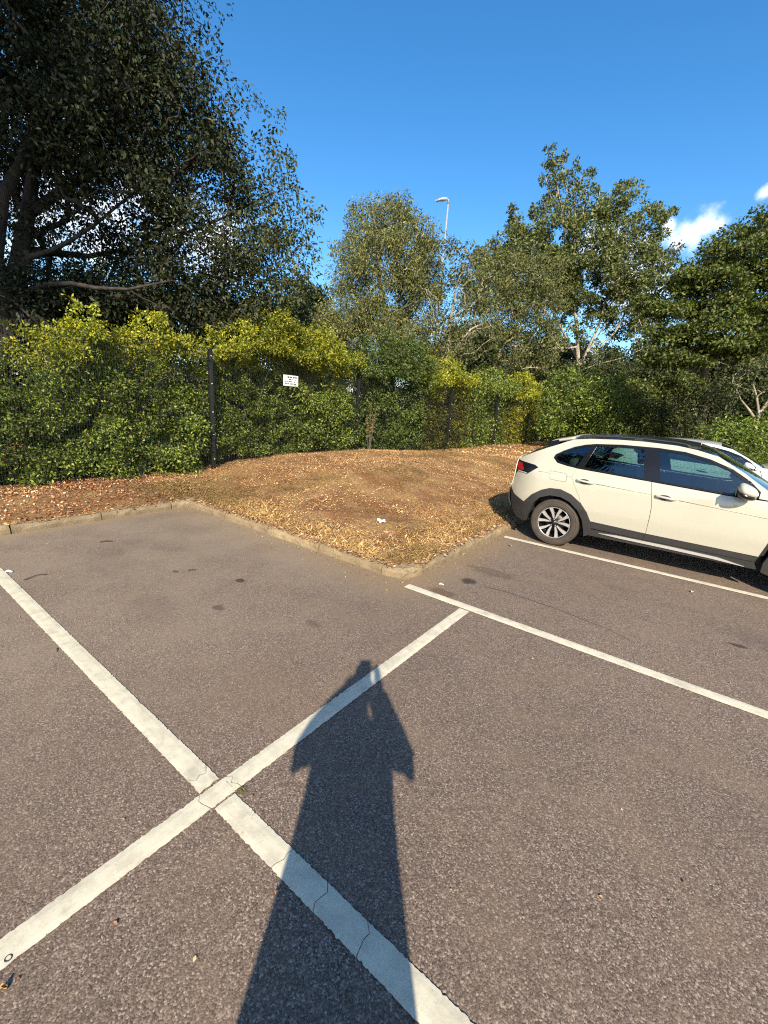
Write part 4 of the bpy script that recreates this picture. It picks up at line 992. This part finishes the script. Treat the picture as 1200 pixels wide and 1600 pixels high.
def wheel(parent, x, side, y=.86, spin=0.0):
    w = empty('wheel', (x, side*y, .308)); w.parent = parent; w.rotation_euler = (0, spin, 0); R = .314; s_ = side
    m = MB(); m.lathe([(.205, .0), (.212, s_*.012), (.235, s_*.022), (.27, s_*.024), (.298, s_*.014), (.310, s_*-.004), (.314, s_*-.03), (.314, s_*-.16), (.305, s_*-.19), (.27, s_*-.205), (.2, s_*-.19)], n=48); t = m.build('tyre', TYRE, w, True)
    for rr in (.228, .286):
        g = MB(); g.lathe([(rr - .0025, s_*.0215 - (.012 if rr > .28 else 0)*s_*.3), (rr, s_*.0255), (rr + .0025, s_*.0215 - (.012 if rr > .28 else 0)*s_*.3)], n=48); g.build('sidewall_rib', TYRE, w, True)
    m = MB(); m.lathe([(.0, s_*-.11), (.19, s_*-.11), (.195, s_*-.02), (.200, s_*.004), (.209, s_*.006), (.209, s_*-.02)], n=48); rim = m.build('rim', WHEELB, w, True)
    m = MB(); m.lathe([(.2005, s_*.0045), (.203, s_*.0085), (.208, s_*.0075), (.2095, s_*.002)], n=48); m.build('rim_lip', ALLOY, w, True)
    for k in range(5):
        for d in (-1, 1):
            a = math.radians(72*k + d*16); a_in = math.radians(72*k + d*25)
            bm = bmesh.new(); rows = []
            for f in (0, .5, 1):
                r = .055 + .146*f; aa = a_in*(1 - f) + (a + d*math.radians(1))*f; hw = .007 + .0145*f
                dep = s_*(-.008 + .010*f)
                c = Vector((r*math.cos(aa), 0, r*math.sin(aa))); tn = Vector((-math.sin(aa), 0, math.cos(aa)))
                rows.append([bm.verts.new(c + tn*q*hw + Vector((0, dep + (0 if top else -s_*.03), 0))) for q, top in ((-1, 0), (-1, 1), (1, 1), (1, 0))])
            for i in range(2):
                for q in range(4): bm.faces.new((rows[i][q], rows[i+1][q], rows[i+1][(q+1) % 4], rows[i][(q+1) % 4]))
            bm.faces.new(rows[0]); bm.faces.new(rows[-1]); bmesh.ops.recalc_face_normals(bm, faces=bm.faces)
            bm_obj('spoke', bm, ALLOY, w)
        a = math.radians(72*k + 36); c = Vector((.045*math.cos(a), 0, .045*math.sin(a)))
        MB().tube([c + Vector((0, -s_*.01, 0)), c + Vector((0, s_*.004, 0))], .0075, 8).build('wheel_bolt', ALLOY, w)
    m = MB(); m.lathe([(.06, s_*-.03), (.058, s_*-.006), (.032, s_*-.003), (.03, s_*.006), (0, s_*.008)], n=20); m.build('hub_cap', WHEELB, w, True)
    m = MB(); m.lathe([(.035, s_*-.1), (.13, s_*-.1), (.135, s_*-.075), (.04, s_*-.07)], n=32); m.build('brake_disc', simple('brake_disc', (.05,.047,.045), .5, .3), w, True)

def build_car(name, label, loc, rz, body, roof_mat, rails=True, dress='suv'):
    root = empty(name, loc, rz); tag(root, label, 'car'); c = Car(root, (body, roof_mat))
    edge_rear = interp([(-.66, 1.07), (-.55, 1.131), (-.266, 1.268), (-.155, 1.318), (-.05, 1.372), (.05, 1.402)])
    edge_roof = interp([(-.16, 1.318), (.03, 1.400), (.218, 1.428), (.55, 1.448), (.81, 1.452), (1.147, 1.440), (1.35, 1.412), (1.548, 1.365), (1.8, 1.222), (2.05, 1.050)])
    crown_roof = interp([(-.16, 1.425), (.0, 1.450), (.22, 1.475), (.55, 1.500), (.81, 1.505), (1.15, 1.494), (1.35, 1.475), (1.5, 1.425), (1.8, 1.262), (2.10, 1.085), (2.2, 1.03)])
    a_out = [(.462, .338), (.429, .431), (.376, .532), (.284, .640), (.164, .722), (.023, .768), (-.112, .762), (-.216, .722), (-.333, .640), (-.438, .518)]
    FX = 2.585
    f_out = [(FX - .46, .338), (FX - .43, .431), (FX - .375, .532), (FX - .284, .640), (FX - .16, .722), (FX - .02, .766), (FX + .11, .762), (FX + .216, .722), (FX + .333, .640), (FX + .438, .518)]
    win_out = [(-.152, 1.150), (-.138, 1.190), (-.055, 1.246), (.06, 1.304), (.178, 1.343), (.30, 1.366), (.6, 1.388), (.98, 1.390), (1.24, 1.374), (1.48, 1.322), (1.69, 1.245), (1.86, 1.140), (1.955, 1.055), (1.95, .992), (1.69, .985), (1.07, 1.016), (.60, 1.040), (.165, 1.060), (.035, 1.074), (-.09, 1.098)]
    for side in (-1, 1):
        P = lambda nm, ol, mt, **kw: c.panel(nm, ol, mt, side=side, **kw)
        # cream body side with cant rail and A pillar
        quarter = [(-.690, .662), (-.672, .74), (-.64, .86), (-.615, .905), (-.648, 1.0), (-.657, 1.066), (-.634, 1.084), (-.55, 1.131), (-.266, 1.268), (-.155, 1.316), (-.05, 1.368), (.03, 1.400), (.218, 1.428), (.55, 1.448), (.81, 1.452), (1.147, 1.440), (1.35, 1.412), (1.548, 1.365), (1.8, 1.222), (2.05, 1.050), (2.04, .985), (1.956, .990), (1.960, 1.056), (1.866, 1.145), (1.695, 1.251), (1.483, 1.329), (1.242, 1.381), (.98, 1.397), (.6, 1.395), (.30, 1.373), (.176, 1.350), (.056, 1.311), (-.060, 1.252), (-.145, 1.195), (-.160, 1.150), (-.094, 1.091), (.033, 1.067), (.158, 1.054), (.124, .943), (.185, .83), (.262, .70), (.284, .640)] + a_out[4:] + [(-.623, .590)]
        lampo = [(-.655, 1.062), (-.603, 1.052), (-.37, 1.030), (-.315, 1.004), (-.453, .896), (-.612, .910), (-.646, 1.0)]
        q = P('body_side', quarter, body)
        rear_door = [(.158, 1.054), (.60, 1.034), (.993, 1.013), (1.049, .72), (1.052, .60), (1.048, .404), (.434, .422), (.429, .431), (.376, .532), (.284, .640), (.262, .70), (.185, .83), (.124, .943)]
        front_door = [(.993, 1.013), (1.07, 1.010), (1.69, .979), (2.035, .976), (2.10, .80), (2.118, .56), (2.076, .393), (1.048, .404), (1.052, .60), (1.049, .72)]
        fender = [(2.04, .985), (2.05, 1.050), (2.3, 1.012), (2.7, .955), (3.0, .888), (3.2, .80), (3.24, .66), (3.1, .60), (FX + .438, .518)] + f_out[-2::-1][:6] + [(FX - .376, .534), (2.118, .56), (2.10, .80)]
        d1 = P('door', shrink(rear_door, .0028), body); d2 = P('door', shrink(front_door, .0028), body)
        P('wing', shrink(fender, .0028), body)
        # dark backing behind the shut lines
        P('inner_panel', shrink([(-.60, .70), (-.60, .95), (-.2, 1.03), (.158, 1.034), (1.0, .995), (2.2, .95), (2.6, .86), (2.2, .74), (2.12, .40), (.45, .43), (.38, .55), (.17, .74), (0, .79), (-.22, .74), (-.4, .6)], .01), SEAM, off=-.016, thick=.004, res=.12)
        # glazing
        qg = [(-.125, 1.153), (-.112, 1.184), (-.045, 1.234), (.065, 1.288), (.178, 1.326), (.262, 1.340), (.158, 1.086), (.035, 1.096), (-.075, 1.116)]
        rg = [(.232, 1.078), (.316, 1.344), (.58, 1.362), (.842, 1.366), (.905, 1.040), (.60, 1.058)]
        fg = [(.990, 1.368), (1.237, 1.352), (1.473, 1.300), (1.681, 1.224), (1.83, 1.130), (1.86, 1.02), (1.69, 1.006), (1.078, 1.034)]
        fr = P('window_frame', win_out, BLACK, holes=(qg, rg, fg), off=-.004, res=.08)
        P('window_glass', qg, GLASS, off=-.012, thick=.003, parent=fr); P('window_glass', rg, GLASS, off=-.012, thick=.003, parent=d1); P('window_glass', fg, GLASS, off=-.012, thick=.003, parent=d2)
        # handles
        for d, (hx, hz) in ((d1, (.295, .912)), (d2, (1.165, .862))):
            yb = side*(c.half(hx, hz) + .0)
            m = MB(); m.tube([(hx - .105, yb + side*.002, hz + .006), (hx - .085, yb + side*.022, hz + .005), (hx, yb + side*.030, hz), (hx + .075, yb + side*.024, hz - .006), (hx + .105, yb + side*.002, hz - .007)], [.010, .013, .014, .013, .010], 8)
            m.build('handle', body, d, True)
            cup = arc(hx - .01, hz - .004, .062, 0, 360, 14)[:-1]; cup = [(x, hz - .004 + (z - hz + .004)*.5) for x, z in cup]
            P('handle_oval', cup, SEAM if False else CLAD, off=.0012, thick=.002, parent=d)  # flat dark oval laid on the door behind the handle, not hollowed
        # pressed crease along the doors: a fine step
        for d, pts_ in ((q, [(-.30, .958), (-.1, .95), (.115, .941)]), (d1, [(.41, .901), (.72, .887), (1.015, .876)]), (d2, [(1.29, .852), (1.6, .836), (2.07, .806)])):
            m = MB(); m.tube([(x, side*(c.half(x, z) + .001), z) for x, z in pts_], .0028, 5); m.build('crease', body, d, True)
            m = MB(); m.tube([(x, side*(c.half(x, z) + .0005), z - .004) for x, z in pts_], .0012, 5); m.build('crease_shade_strip', CLAD, d, True)  # dark strip laid on for the shade under the crease
        # fuel flap
        fl = [(-.165, .975), (-.145, .985), (.035, .977), (.058, .965), (.076, .885), (.062, .868), (-.12, .872), (-.145, .885)]
        P('fuel_flap_gap', fl, SEAM, off=.0006, thick=.002, parent=q); P('fuel_flap', shrink(fl, .0035), body, off=.0016, thick=.003, parent=q)
        # tail lamp
        tl = P('tail_lamp', lampo, BLACK, off=.004, thick=.02)
        P('red_lens', [(-.638, 1.030), (-.575, 1.026), (-.515, .945), (-.545, .930), (-.622, .940), (-.640, .99)], RED, off=.008, thick=.003, parent=tl)
        P('lamp_trim', [(-.612, .912), (-.455, .900), (-.462, .914), (-.606, .925)], SILVER, off=.008, thick=.003, parent=tl)
        # claddings
        a_in = [(.385, .21), (.372, .299), (.338, .423), (.268, .537), (.160, .625), (.042, .668), (-.096, .668), (-.220, .617), (-.300, .520), (-.372, .30), (-.385, .25)]
        arch_r = a_out[:-1] + [(-.438, .516)] + [(-.45, .36), (-.42, .25)] + a_in[::-1] + [(.43, .235)]
        P('arch_cladding', arch_r, CLAD, off=.010, thick=.05, res=.04)
        f_in = [(FX - .385, .21), (FX - .372, .299), (FX - .338, .423), (FX - .268, .537), (FX - .16, .625), (FX - .042, .668), (FX + .096, .668), (FX + .22, .617), (FX + .3, .52), (FX + .372, .30), (FX + .385, .25)]
        P('arch_cladding', [(FX - .46, .235)] + f_out[:-1] + [(FX + .438, .516), (FX + .45, .36), (FX + .42, .25)] + f_in[::-1], CLAD, off=.010, thick=.05, res=.04)
        P('door_cladding', shrink([(.462, .335), (.434, .420), (1.048, .402), (1.031, .325)], .002), CLAD, off=.006, thick=.02, parent=d1)
        P('door_cladding', shrink([(1.031, .325), (1.048, .402), (2.074, .391), (2.045, .330)], .002), CLAD, off=.006, thick=.02, parent=d2)
        sl = P('sill', [(.43, .235), (.40, .322), (1.03, .322), (2.05, .327), (2.09, .250)], CLAD, off=.0, thick=.05)
        P('sill_strip', [(.55, .290), (.75, .307), (1.3, .308), (1.75, .296), (1.99, .256), (1.7, .270), (1.3, .276), (.8, .280)], SILVER, off=.012, thick=.014, parent=sl)
        P('rear_bumper_side', [(-.690, .66), (-.623, .588), (-.438, .516), (-.45, .36), (-.42, .25), (-.53, .268), (-.62, .36), (-.675, .50)], CLAD, off=.006, thick=.03)
        P('front_bumper_side', [(3.24, .655), (3.1, .597), (FX + .438, .516), (FX + .45, .36), (FX + .42, .25), (3.1, .25), (3.22, .36), (3.25, .50)], CLAD, off=.004, thick=.03)
        # door mirror
        mr_ = empty('door_mirror', (1.815, side*.965, 1.065)); mr_.parent = root
        bm = bmesh.new(); bmesh.ops.create_uvsphere(bm, u_segments=20, v_segments=12, radius=1)
        for v in bm.verts:
            x, y, z = v.co; sx = .105*(1.15 if x > 0 else .55); 
            v.co = Vector((x*sx + (.03 if x > 0 else 0)*(-z*.3), y*.115, z*(.075 if z > 0 else .062) - x*.022))
        bm_obj('mirror_shell', bm, body, mr_, True)
        bm = bmesh.new(); bmesh.ops.create_uvsphere(bm, u_segments=20, v_segments=10, radius=1)
        for v in bm.verts:
            x, y, z = v.co; sx = .100*(1.12 if x > 0 else .62); v.co = Vector((x*sx, y*.112, z*.045 - .042 - x*.024))
        bm_obj('mirror_base', bm, BLACK, mr_, True)
        MB().tube([(0.0, -side*.05, -.06), (.01, -side*.16, -.085)], [.035, .028], 8).build('mirror_arm', BLACK, mr_, True)
        MB().grid(lambda u, v: (-.061, (u - .5)*.19, -.01 + (v - .5)*.09), 1, 1).build('mirror_glass', ALLOY, mr_)
        if rails:
            m = MB(); xs = np.linspace(.16, 1.32, 14)
            m.tube([(x, side*(c.half(x, edge_roof(x)) - .035), edge_roof(x) + (.032 if 0 < i < 13 else .010)) for i, x in enumerate(xs)], .010, 8)
            rl = m.build('roof_rail', CLAD, root, True)
            for x in (.18, .75, 1.30): MB().box((x, side*(c.half(x, edge_roof(x)) - .035), edge_roof(x) + .012), (.09, .016, .035)).build('rail_foot', CLAD, rl)
    # upper surfaces
    c.top('roof', .0, 1.36, edge_roof, crown_roof, roof_mat, 20, 18, off=.001)
    c.top('windscreen', 1.37, 2.06, lambda x: edge_roof(x) - .004, lambda x: crown_roof(x), GLASS, 16, 14, inset=.035)
    edge_bon = interp([(2.05, 1.050), (2.3, 1.012), (2.7, .955), (3.0, .888), (3.2, .80), (3.26, .74)])
    crown_bon = interp([(2.05, 1.065), (2.3, 1.055), (2.7, 1.01), (3.0, .96), (3.2, .88), (3.30, .80)])
    c.top('scuttle', 2.02, 2.10, interp([(2.0, 1.045), (2.2, 1.035)]), interp([(2.0, 1.07), (2.2, 1.06)]), CLAD, 3, 12, inset=.03)
    c.top('bonnet', 2.10, 3.20, edge_bon, crown_bon, body, 22, 18, inset=.004)
    c.top('rear_window', -.50, -.14, lambda x: edge_rear(x) - .006, interp([(-.55, 1.20), (-.30, 1.34), (-.14, 1.42)]), GLASS, 8, 12, inset=.05)
    c.top('tailgate_frame', -.62, -.50, lambda x: edge_rear(x), interp([(-.66, 1.10), (-.5, 1.23)]), BLACK, 4, 12)
    m = MB()
    m.grid(lambda u, v: (-.27 + .29*u, (v*2 - 1)*(.60 + .03*u), 1.385 + .075*u - .03*abs(v*2-1)**3 + (.0 if u > .05 else -.004)), 8, 16)
    sp = m.build('roof_spoiler', body, root, True); md = sp.modifiers.new('t', 'SOLIDIFY'); md.thickness = .03
    for sd_ in (-1, 1):
        bm = bmesh.new(); vs = [(-.285, 1.262), (-.262, 1.352), (-.165, 1.382), (-.145, 1.318), (-.262, 1.264)]
        c.panel('spoiler_fin', vs[:4], BLACK, off=-.008, side=sd_, thick=.10)
    # rear and front ends
    xr = interp([(.25, -.52), (.36, -.64), (.50, -.70), (.655, -.700), (.74, -.672), (.90, -.655), (1.07, -.660), (1.10, -.63)])
    def back(z0, z1, nm, mt, off=0.0, par=None, w=1.0):
        m = MB(); m.grid(lambda u, v: (xr(z0 + (z1 - z0)*v) - .055*(1 - abs(u*2 - 1)**2) - off, (u*2 - 1)*c.half(-.66, z0 + (z1 - z0)*v)*w, z0 + (z1 - z0)*v), 18, 8)
        o = m.build(nm, mt, par or root, True); md = o.modifiers.new('t', 'SOLIDIFY'); md.thickness = .012; return o
    bp = back(.25, .655, 'rear_bumper', CLAD); tg = back(.657, 1.105, 'tailgate', body)
    back(.975, 1.03, 'light_bar', RED, .006, tg, .86); back(.56, .655, 'number_plate', PLATE, .008, bp, .36)
    xf = interp([(.22, 3.14), (.36, 3.27), (.5, 3.32), (.66, 3.32), (.80, 3.27), (.90, 3.16)])
    def nose(z0, z1, nm, mt, off=0.0, par=None, w=1.0, y0=-1, y1=1):
        m = MB(); m.grid(lambda u, v: (xf(z0 + (z1 - z0)*v) + .10*(1 - abs(y0 + (y1 - y0)*u)**2) - .06 + off, (y0 + (y1 - y0)*u)*c.half(3.14, z0 + (z1 - z0)*v)*w, z0 + (z1 - z0)*v), 18, 8)
        o = m.build(nm, mt, par or root, True); md = o.modifiers.new('t', 'SOLIDIFY'); md.thickness = .012; return o
    fb = nose(.24, .655, 'front_bumper', body); nose(.30, .48, 'lower_grille', CLAD, .008, fb, .8)
    gr = nose(.657, .86, 'grille', BLACK); 
    for y0, y1 in ((-1, -.5), (.5, 1)): nose(.70, .82, 'headlamp', HEADL, .008, gr, 1, y0, y1)
    # underside, wheel wells, cabin
    m = MB(); m.box((1.28, 0, .275), (1.70, 1.50, .10)); m.box((1.28, 0, .40), (1.66, 1.58, .2)); m.box((-.47, 0, .34), (.28, 1.2, .12)); m.box((3.02, 0, .30), (.2, 1.2, .10)); m.box((1.2, 0, .25), (3.4, .9, .08)); m.build('underbody', SEAM, root)
    for x in (0, FX):
        for side in (-1, 1):
            m = MB(); m.grid(lambda u, v: (x + .372*math.cos(math.pi*u), side*(.85 - .31*v), .30 + .362*math.sin(math.pi*u)), 20, 2); m.box((x, side*.53, .45), (.76, .02, .46)); m.build('wheel_well', SEAM, root)
    m = MB(); m.box((.95, 0, .42), (2.1, 1.5, .06)); m.box((-.28, 0, .78), (.34, 1.3, .5)); m.build('cabin_floor', DARKIN, root)
    m = MB(); m.grid(lambda u, v: (1.74 + .34*u, (v*2 - 1)*.74, .96 + .06*math.sin(math.pi*min(1, u*1.3)) - .02*u), 8, 10); m.box((1.86, 0, .80), (.2, 1.46, .26)); m.build('dashboard', DARKIN, root, True)
    sw = MB(); sw.tube([Vector((1.56, -.37, .93)) + Vector((math.sin(t)*.06, math.cos(t)*.18, math.sin(t)*.16)) for t in np.linspace(0, 2*math.pi, 25)], .014, 8, False)
    sw.tube([(1.56, -.54, .93), (1.60, -.37, .93), (1.56, -.20, .93)], .014, 6); sw.tube([(1.60, -.37, .93), (1.80, -.37, .86)], .03, 8); sw.build('steering_wheel', BLACK, root, True)
    for x in (1.02, .22):
        for y in (-.37, .37):
            st = empty('seat', (x, y, .45)); st.parent = root
            for nm, fn in (('seat_cushion', lambda u, v: None),):
                m = MB(); m.box((.22, 0, .10), (.50, .48, .16)); m.build('seat_cushion', SEATM, st, True, .05)
            m = MB(); m.box((-.12, 0, .42), (.13, .46, .58), Matrix.Rotation(-.20, 3, 'Y')); m.build('seat_back', SEATM, st, True, .05)
            m = MB(); m.box((-.215, 0, .80), (.09, .25, .17), Matrix.Rotation(-.15, 3, 'Y')); m.build('headrest', SEATM, st, True, .035)
    for x in (0, FX):
        for side in (-1, 1): wheel(root, x, side, spin=(.32 if x == 0 else 1.1))
    return root
CAR_RZ = math.atan2(-D1.y, -D1.x)
build_car('parked_car', 'cream coupe-backed crossover with black cladding parked beside the mound', lot(1.42, 6.635, .0), CAR_RZ, CREAM, BLACK)
build_car('parked_car', 'white car mostly hidden behind the cream crossover', lot(1.12, 11.75, 0), CAR_RZ, WHITE, WHITE, rails=False, dress='plain').scale = (1, 1, .925)

# ------------------------------------------------------------------ the photographer, whose shadow falls across the bay
SKIN = simple('skin', (.42,.26,.18), .55); CLOTH = simple('dark_cloth', (.05,.05,.07), .9, var=.25, scale=14); HAIR = simple('dark_hair', (.02,.015,.012), .6); SHOE = simple('dark_shoe', (.03,.03,.03), .6)
pb = Vector((-.030, -.285, 0)); person = empty('person', pb)
tag(person, 'person in loose long clothes holding up a phone, seen by the shadow on the asphalt', 'person')
def skin_body(name, verts, edges, mat, parent, root_i=0, sub=2):
    me = bpy.data.meshes.new(name); me.from_pydata([v[:3] for v in verts], edges, []); me.materials.append(mat)
    o = link(bpy.data.objects.new(name, me), parent)
    md = o.modifiers.new('skin', 'SKIN'); md.use_smooth_shade = True
    for i, v in enumerate(verts):
        sv = me.skin_vertices[0].data[i]; r = v[3]; sv.radius = (r, r) if not isinstance(r, tuple) else r; sv.use_root = (i == root_i)
    sb_ = o.modifiers.new('sub', 'SUBSURF'); sb_.levels = sb_.render_levels = sub
    return o
V = [(0, 0, .97, (.15, .11)), (0, .0, 1.15, (.13, .09)), (0, -.01, 1.33, (.15, .10)), (0, -.01, 1.46, (.11, .08)), (0, .01, 1.54, (.058, .058)), (0, .035, 1.60, (.064, .072)), (0, .045, 1.675, (.080, .095)), (0, .035, 1.745, (.064, .077))]
E_b = [(i, i+1) for i in range(7)]
for sgn in (-1, 1):
    n = len(V); V += [(sgn*.10, 0, .92, .085), (sgn*.105, .01, .52, .058), (sgn*.11, -.02, .10, .038), (sgn*.115, .03, .05, .036), (sgn*.12, .15, .035, .03)]
    E_b += [(0, n), (n, n+1), (n+1, n+2), (n+2, n+3), (n+3, n+4)]
    n = len(V); V += [(sgn*.17, -.01, 1.44, .056), (sgn*.245, .14, 1.285, .042), (sgn*.075 + .045, .235, 1.545, .028), (sgn*.068 + .045, .250, 1.595, (.032, .02)), (sgn*.064 + .045, .262, 1.63, (.034, .018))]
    E_b += [(3, n), (n, n+1), (n+1, n+2), (n+2, n+3), (n+3, n+4)]
    palm = n + 4
    for k, (dz, ln) in enumerate(((.030, .020), (.012, .024), (-.006, .022), (-.022, .018))):
        n = len(V); bx = sgn*.062 + .045
        V += [(bx, .274, 1.640 + dz, .0085), (bx - sgn*.004, .288, 1.645 + dz, .0078), (bx - sgn*.022 , .294, 1.647 + dz, .0068)]
        E_b += [(palm, n), (n, n+1), (n+1, n+2)]
    n = len(V); V += [(sgn*.050 + .045, .258, 1.645, .0105), (sgn*.036 + .045, .262, 1.665, .009), (sgn*.022 + .045, .264, 1.680, .008)]
    E_b += [(palm, n), (n, n+1), (n+1, n+2)]
skin_body('body', V, E_b, SKIN, person)
# long loose robe and wide sleeves
rows = [(.09, .33, .24), (.30, .31, .22), (.60, .27, .185), (.85, .236, .155), (1.05, .210, .135), (1.20, .198, .128), (1.36, .195, .12), (1.45, .17, .105), (1.51, .10, .08), (1.535, .068, .066)]
m = MB(); NN = 28
for z, rx, ry in rows:
    for k in range(NN):
        a = 2*math.pi*k/NN; f = 1 + .035*math.sin(a*7 + z*2)*(1 - z/1.5); m.V.append(Vector((rx*math.cos(a)*f - .015*(1.5 - z), ry*math.sin(a)*f, z)))
for i in range(len(rows) - 1):
    for k in range(NN): m.F.append((i*NN + k, i*NN + (k+1) % NN, (i+1)*NN + (k+1) % NN, (i+1)*NN + k))
robe = m.build('robe', CLOTH, person, True)
for sgn in (-1, 1):
    m = MB(); m.tube([(sgn*.12, -.01, 1.44), (sgn*.19, .03, 1.40), (sgn*.235, .10, 1.31), (sgn*.250, .145, 1.265), (sgn*.200, .165, 1.35), (sgn*.138 + .008, .195, 1.44), (sgn*.090 + .022, .215, 1.52)], [.080, .078, .068, .056, .066, .068, .060], 14, False); m.build('sleeve', CLOTH, person, True)
    m = MB(); m.tube([(sgn*.215, .10, 1.31), (sgn*.258, .14, 1.25), (sgn*.278, .15, 1.185)], [.055, .042, .014], 10); m.build('sleeve_point', CLOTH, person, True)
    m = MB(); m.tube([(sgn*.115, -.06, .04), (sgn*.12, .05, .05), (sgn*.125, .17, .035), (sgn*.125, .21, .03)], [.04, .047, .042, .02], 10); m.build('shoe', SHOE, person, True)
    m = MB(); m.tube([(sgn*.03, .132, 1.687), (sgn*.03, .140, 1.687)], [.013, .009], 8); m.build('eye', simple('eye', (.7,.7,.7), .2), person, True)
    m = MB(); m.tube([(sgn*.082, .04, 1.655), (sgn*.092, .032, 1.675), (sgn*.088, .028, 1.70)], [.010, .014, .010], 8); m.build('ear', SKIN, person, True)
m = MB(); m.tube([(0, .134, 1.692), (0, .154, 1.660), (0, .136, 1.647)], [.009, .014, .009], 8); m.build('nose', SKIN, person, True)
m = MB(); m.tube([(-.022, .128, 1.618), (0, .135, 1.618), (.022, .128, 1.618)], [.004, .007, .004], 8); m.build('mouth', simple('lips', (.42,.16,.13), .5), person, True)
bm = bmesh.new(); bmesh.ops.create_uvsphere(bm, u_segments=22, v_segments=14, radius=1)
for v in bm.verts:
    x, y, z = v.co; v.co = Vector((x*.093, y*.102 + .008 - (.022 if y > .2 else 0), 1.715 + z*(.070 if z > 0 else (.11 if y < .1 else .02))))
bm_obj('hair', bm, HAIR, person, True)
phone = empty('phone', (0, -.010, EYE - .045)); tag(phone, 'phone held up in both hands of the photographer', 'phone'); phone.rotation_euler = (-PITCH, -ROLL, 0)
MB().box((0, 0, 0), (.074, .008, .155)).build('case', BLACK, phone, bevel=.003)
MB().box((0, -.0045, 0), (.068, .001, .147)).build('screen', simple('phone_screen', (.02,.02,.025), .1), phone)

# ------------------------------------------------------------------ small things lying about
TWIG = simple('dry_twig', (.05,.032,.02), .9); FLAKE = simple('dead_leaf', (.42,.24,.09), .9, var=.3); PAPER = simple('white_scrap', (.80,.80,.78), .7, var=.1); MOSS = [(.10,.12,.02,2), (.16,.16,.03,1)]
def twig(px, py, pts_, r, label):
    p = on_ground(px, py, .0); m = MB(); m.tube([Vector(q)*.62 for q in pts_], [r*.7*(1 - .12*i) for i in range(len(pts_))], 6); o = m.build('twig', TWIG, None, True); o.location = p + Vector((0, 0, r)); tag(o, label, 'twig')
twig(52, 903, [(-.05, -.10, .0), (-.01, -.03, .01), (.0, .05, .012), (.03, .10, .004), (.10, .13, 0)], .0065, 'bent dark twig beside the far end of the long left line')
twig(168, 847, [(-.10, -.06, 0), (-.03, .0, .01), (.07, .04, 0)], .008, 'short curved twig on the asphalt below the left kerb')
twig(300, 892, [(-.05, -.02, 0), (0, .01, .008), (.05, .015, 0)], .009, 'stubby dark twig in the middle of the far left bay')
twig(91, 1015, [(-.02, .02, 0), (0, -.02, .006), (.02, -.04, 0)], .004, 'tiny twig hooked against the left line')
def dead_leaf(px, py, L, rot, mat, label, z=.006):
    p = on_ground(px, py, z); m = MB()
    m.grid(lambda u, v: (L*(u - .5), L*.62*(v - .5)*math.sin(math.pi*(.08 + .84*u)), .012*abs(v - .5)*2 + .006*math.sin(u*5)), 6, 4)
    o = m.build('dead_leaf', mat, None, True); o.location = p; o.rotation_euler = (0, 0, rot); md = o.modifiers.new('t', 'SOLIDIFY'); md.thickness = .0012; tag(o, label, 'leaf')
dead_leaf(6, 1545, .016, .4, FLAKE, 'orange dead leaf at the bottom left edge')
dead_leaf(432, 1395, .014, 1.2, FLAKE, 'tiny orange leaf left of the shadow'); dead_leaf(690, 914, .045, .2, PAPER, 'pale scrap on the asphalt near the kerb corner')
dead_leaf(1081, 925, .04, .8, PAPER, 'pale scrap between the two right-hand lines'); dead_leaf(797, 853, .06, 2, FLAKE, 'pale brown leaf beside the line under the cream car'); dead_leaf(14, 894, .05, .3, PAPER, 'pale scrap on the top end of the left line')
a_, b_ = to_lot(on_ground(598, 783, .44)); wp = lot(a_, b_, float(bed_h(a_, b_)) + .015)
m = MB(); m.grid(lambda u, v: (.10*(u-.5), .07*(v-.5), .03*noise2(u*4, v*4, 3)), 8, 6); o = m.build('wrapper', PAPER); o.location = wp; o.rotation_euler = (.2, .1, .5); tag(o, 'crumpled white wrapper lying on the mound', 'litter')
md = o.modifiers.new('t', 'SOLIDIFY'); md.thickness = .002
# stray chips scattered over the asphalt, too small to count
n = 1100; a = rng.uniform(-1.5, 6.0, n); b = rng.uniform(-3.0, 8.0, n)
nk = int(n*.6); 
t = rng.random(nk) < .5
a[:nk] = np.where(t, KERB_A - np.abs(rng.normal(0, .22, nk)), rng.uniform(KERB_A, KERB_A2, nk)); b[:nk] = np.where(t, rng.uniform(KERB_B, 7.5, nk), KERB_B - np.abs(rng.normal(0, .16, nk)))
ok = ~((a > KERB_A) & (b > KERB_B)) & (a < KERB_A2); a, b = a[ok], b[ok]; n = len(a)
P = a[:, None]*np.array(D1) + b[:, None]*np.array(D2); P[:, 2] = .006
D = rng.normal(size=(n, 3)); D[:, 2] *= .1; N = rng.normal(size=(n, 3))*.3; N[:, 2] += 1; L = rng.uniform(.006, .020, n)
Vv, Ff = leaf_verts(P, D, N, L, L*.6, .25); o = fast_mesh('stray_chips', Vv, Ff, LITTER, col=np.repeat(pick(LIT, n, .2), 4, 0)); tag(o, 'stray chips and leaf bits scattered on the asphalt', 'debris', kind='stuff')
# weed in the joint of the crossing lines
wp = on_ground(374, 1236); root = empty('weed', wp); tag(root, 'tiny mossy weed in the crack where the lines cross', 'weed')
foliage('leaves', [(np.array(wp) + np.array((dx, dy, .004)), .013, 24) for dx, dy in ((0, 0), (.012, .008), (-.012, .012), (.02, -.006))], .008, MOSS, LEAF, root, wp, .6, spread=(1, 1, .35))
# metal stud in the paint at the left edge
p = on_ground(13, 1497, .007); m = MB(); m.tube([Vector((.0085*math.cos(t), .0085*math.sin(t), 0)) for t in np.linspace(0, 2*math.pi, 17)], .0018, 6, False); o = m.build('survey_ring', simple('dark_ring', (.03,.028,.026), .5), None, True); o.location = p; tag(o, 'small dark ring stuck on the line at the left edge', 'ring')
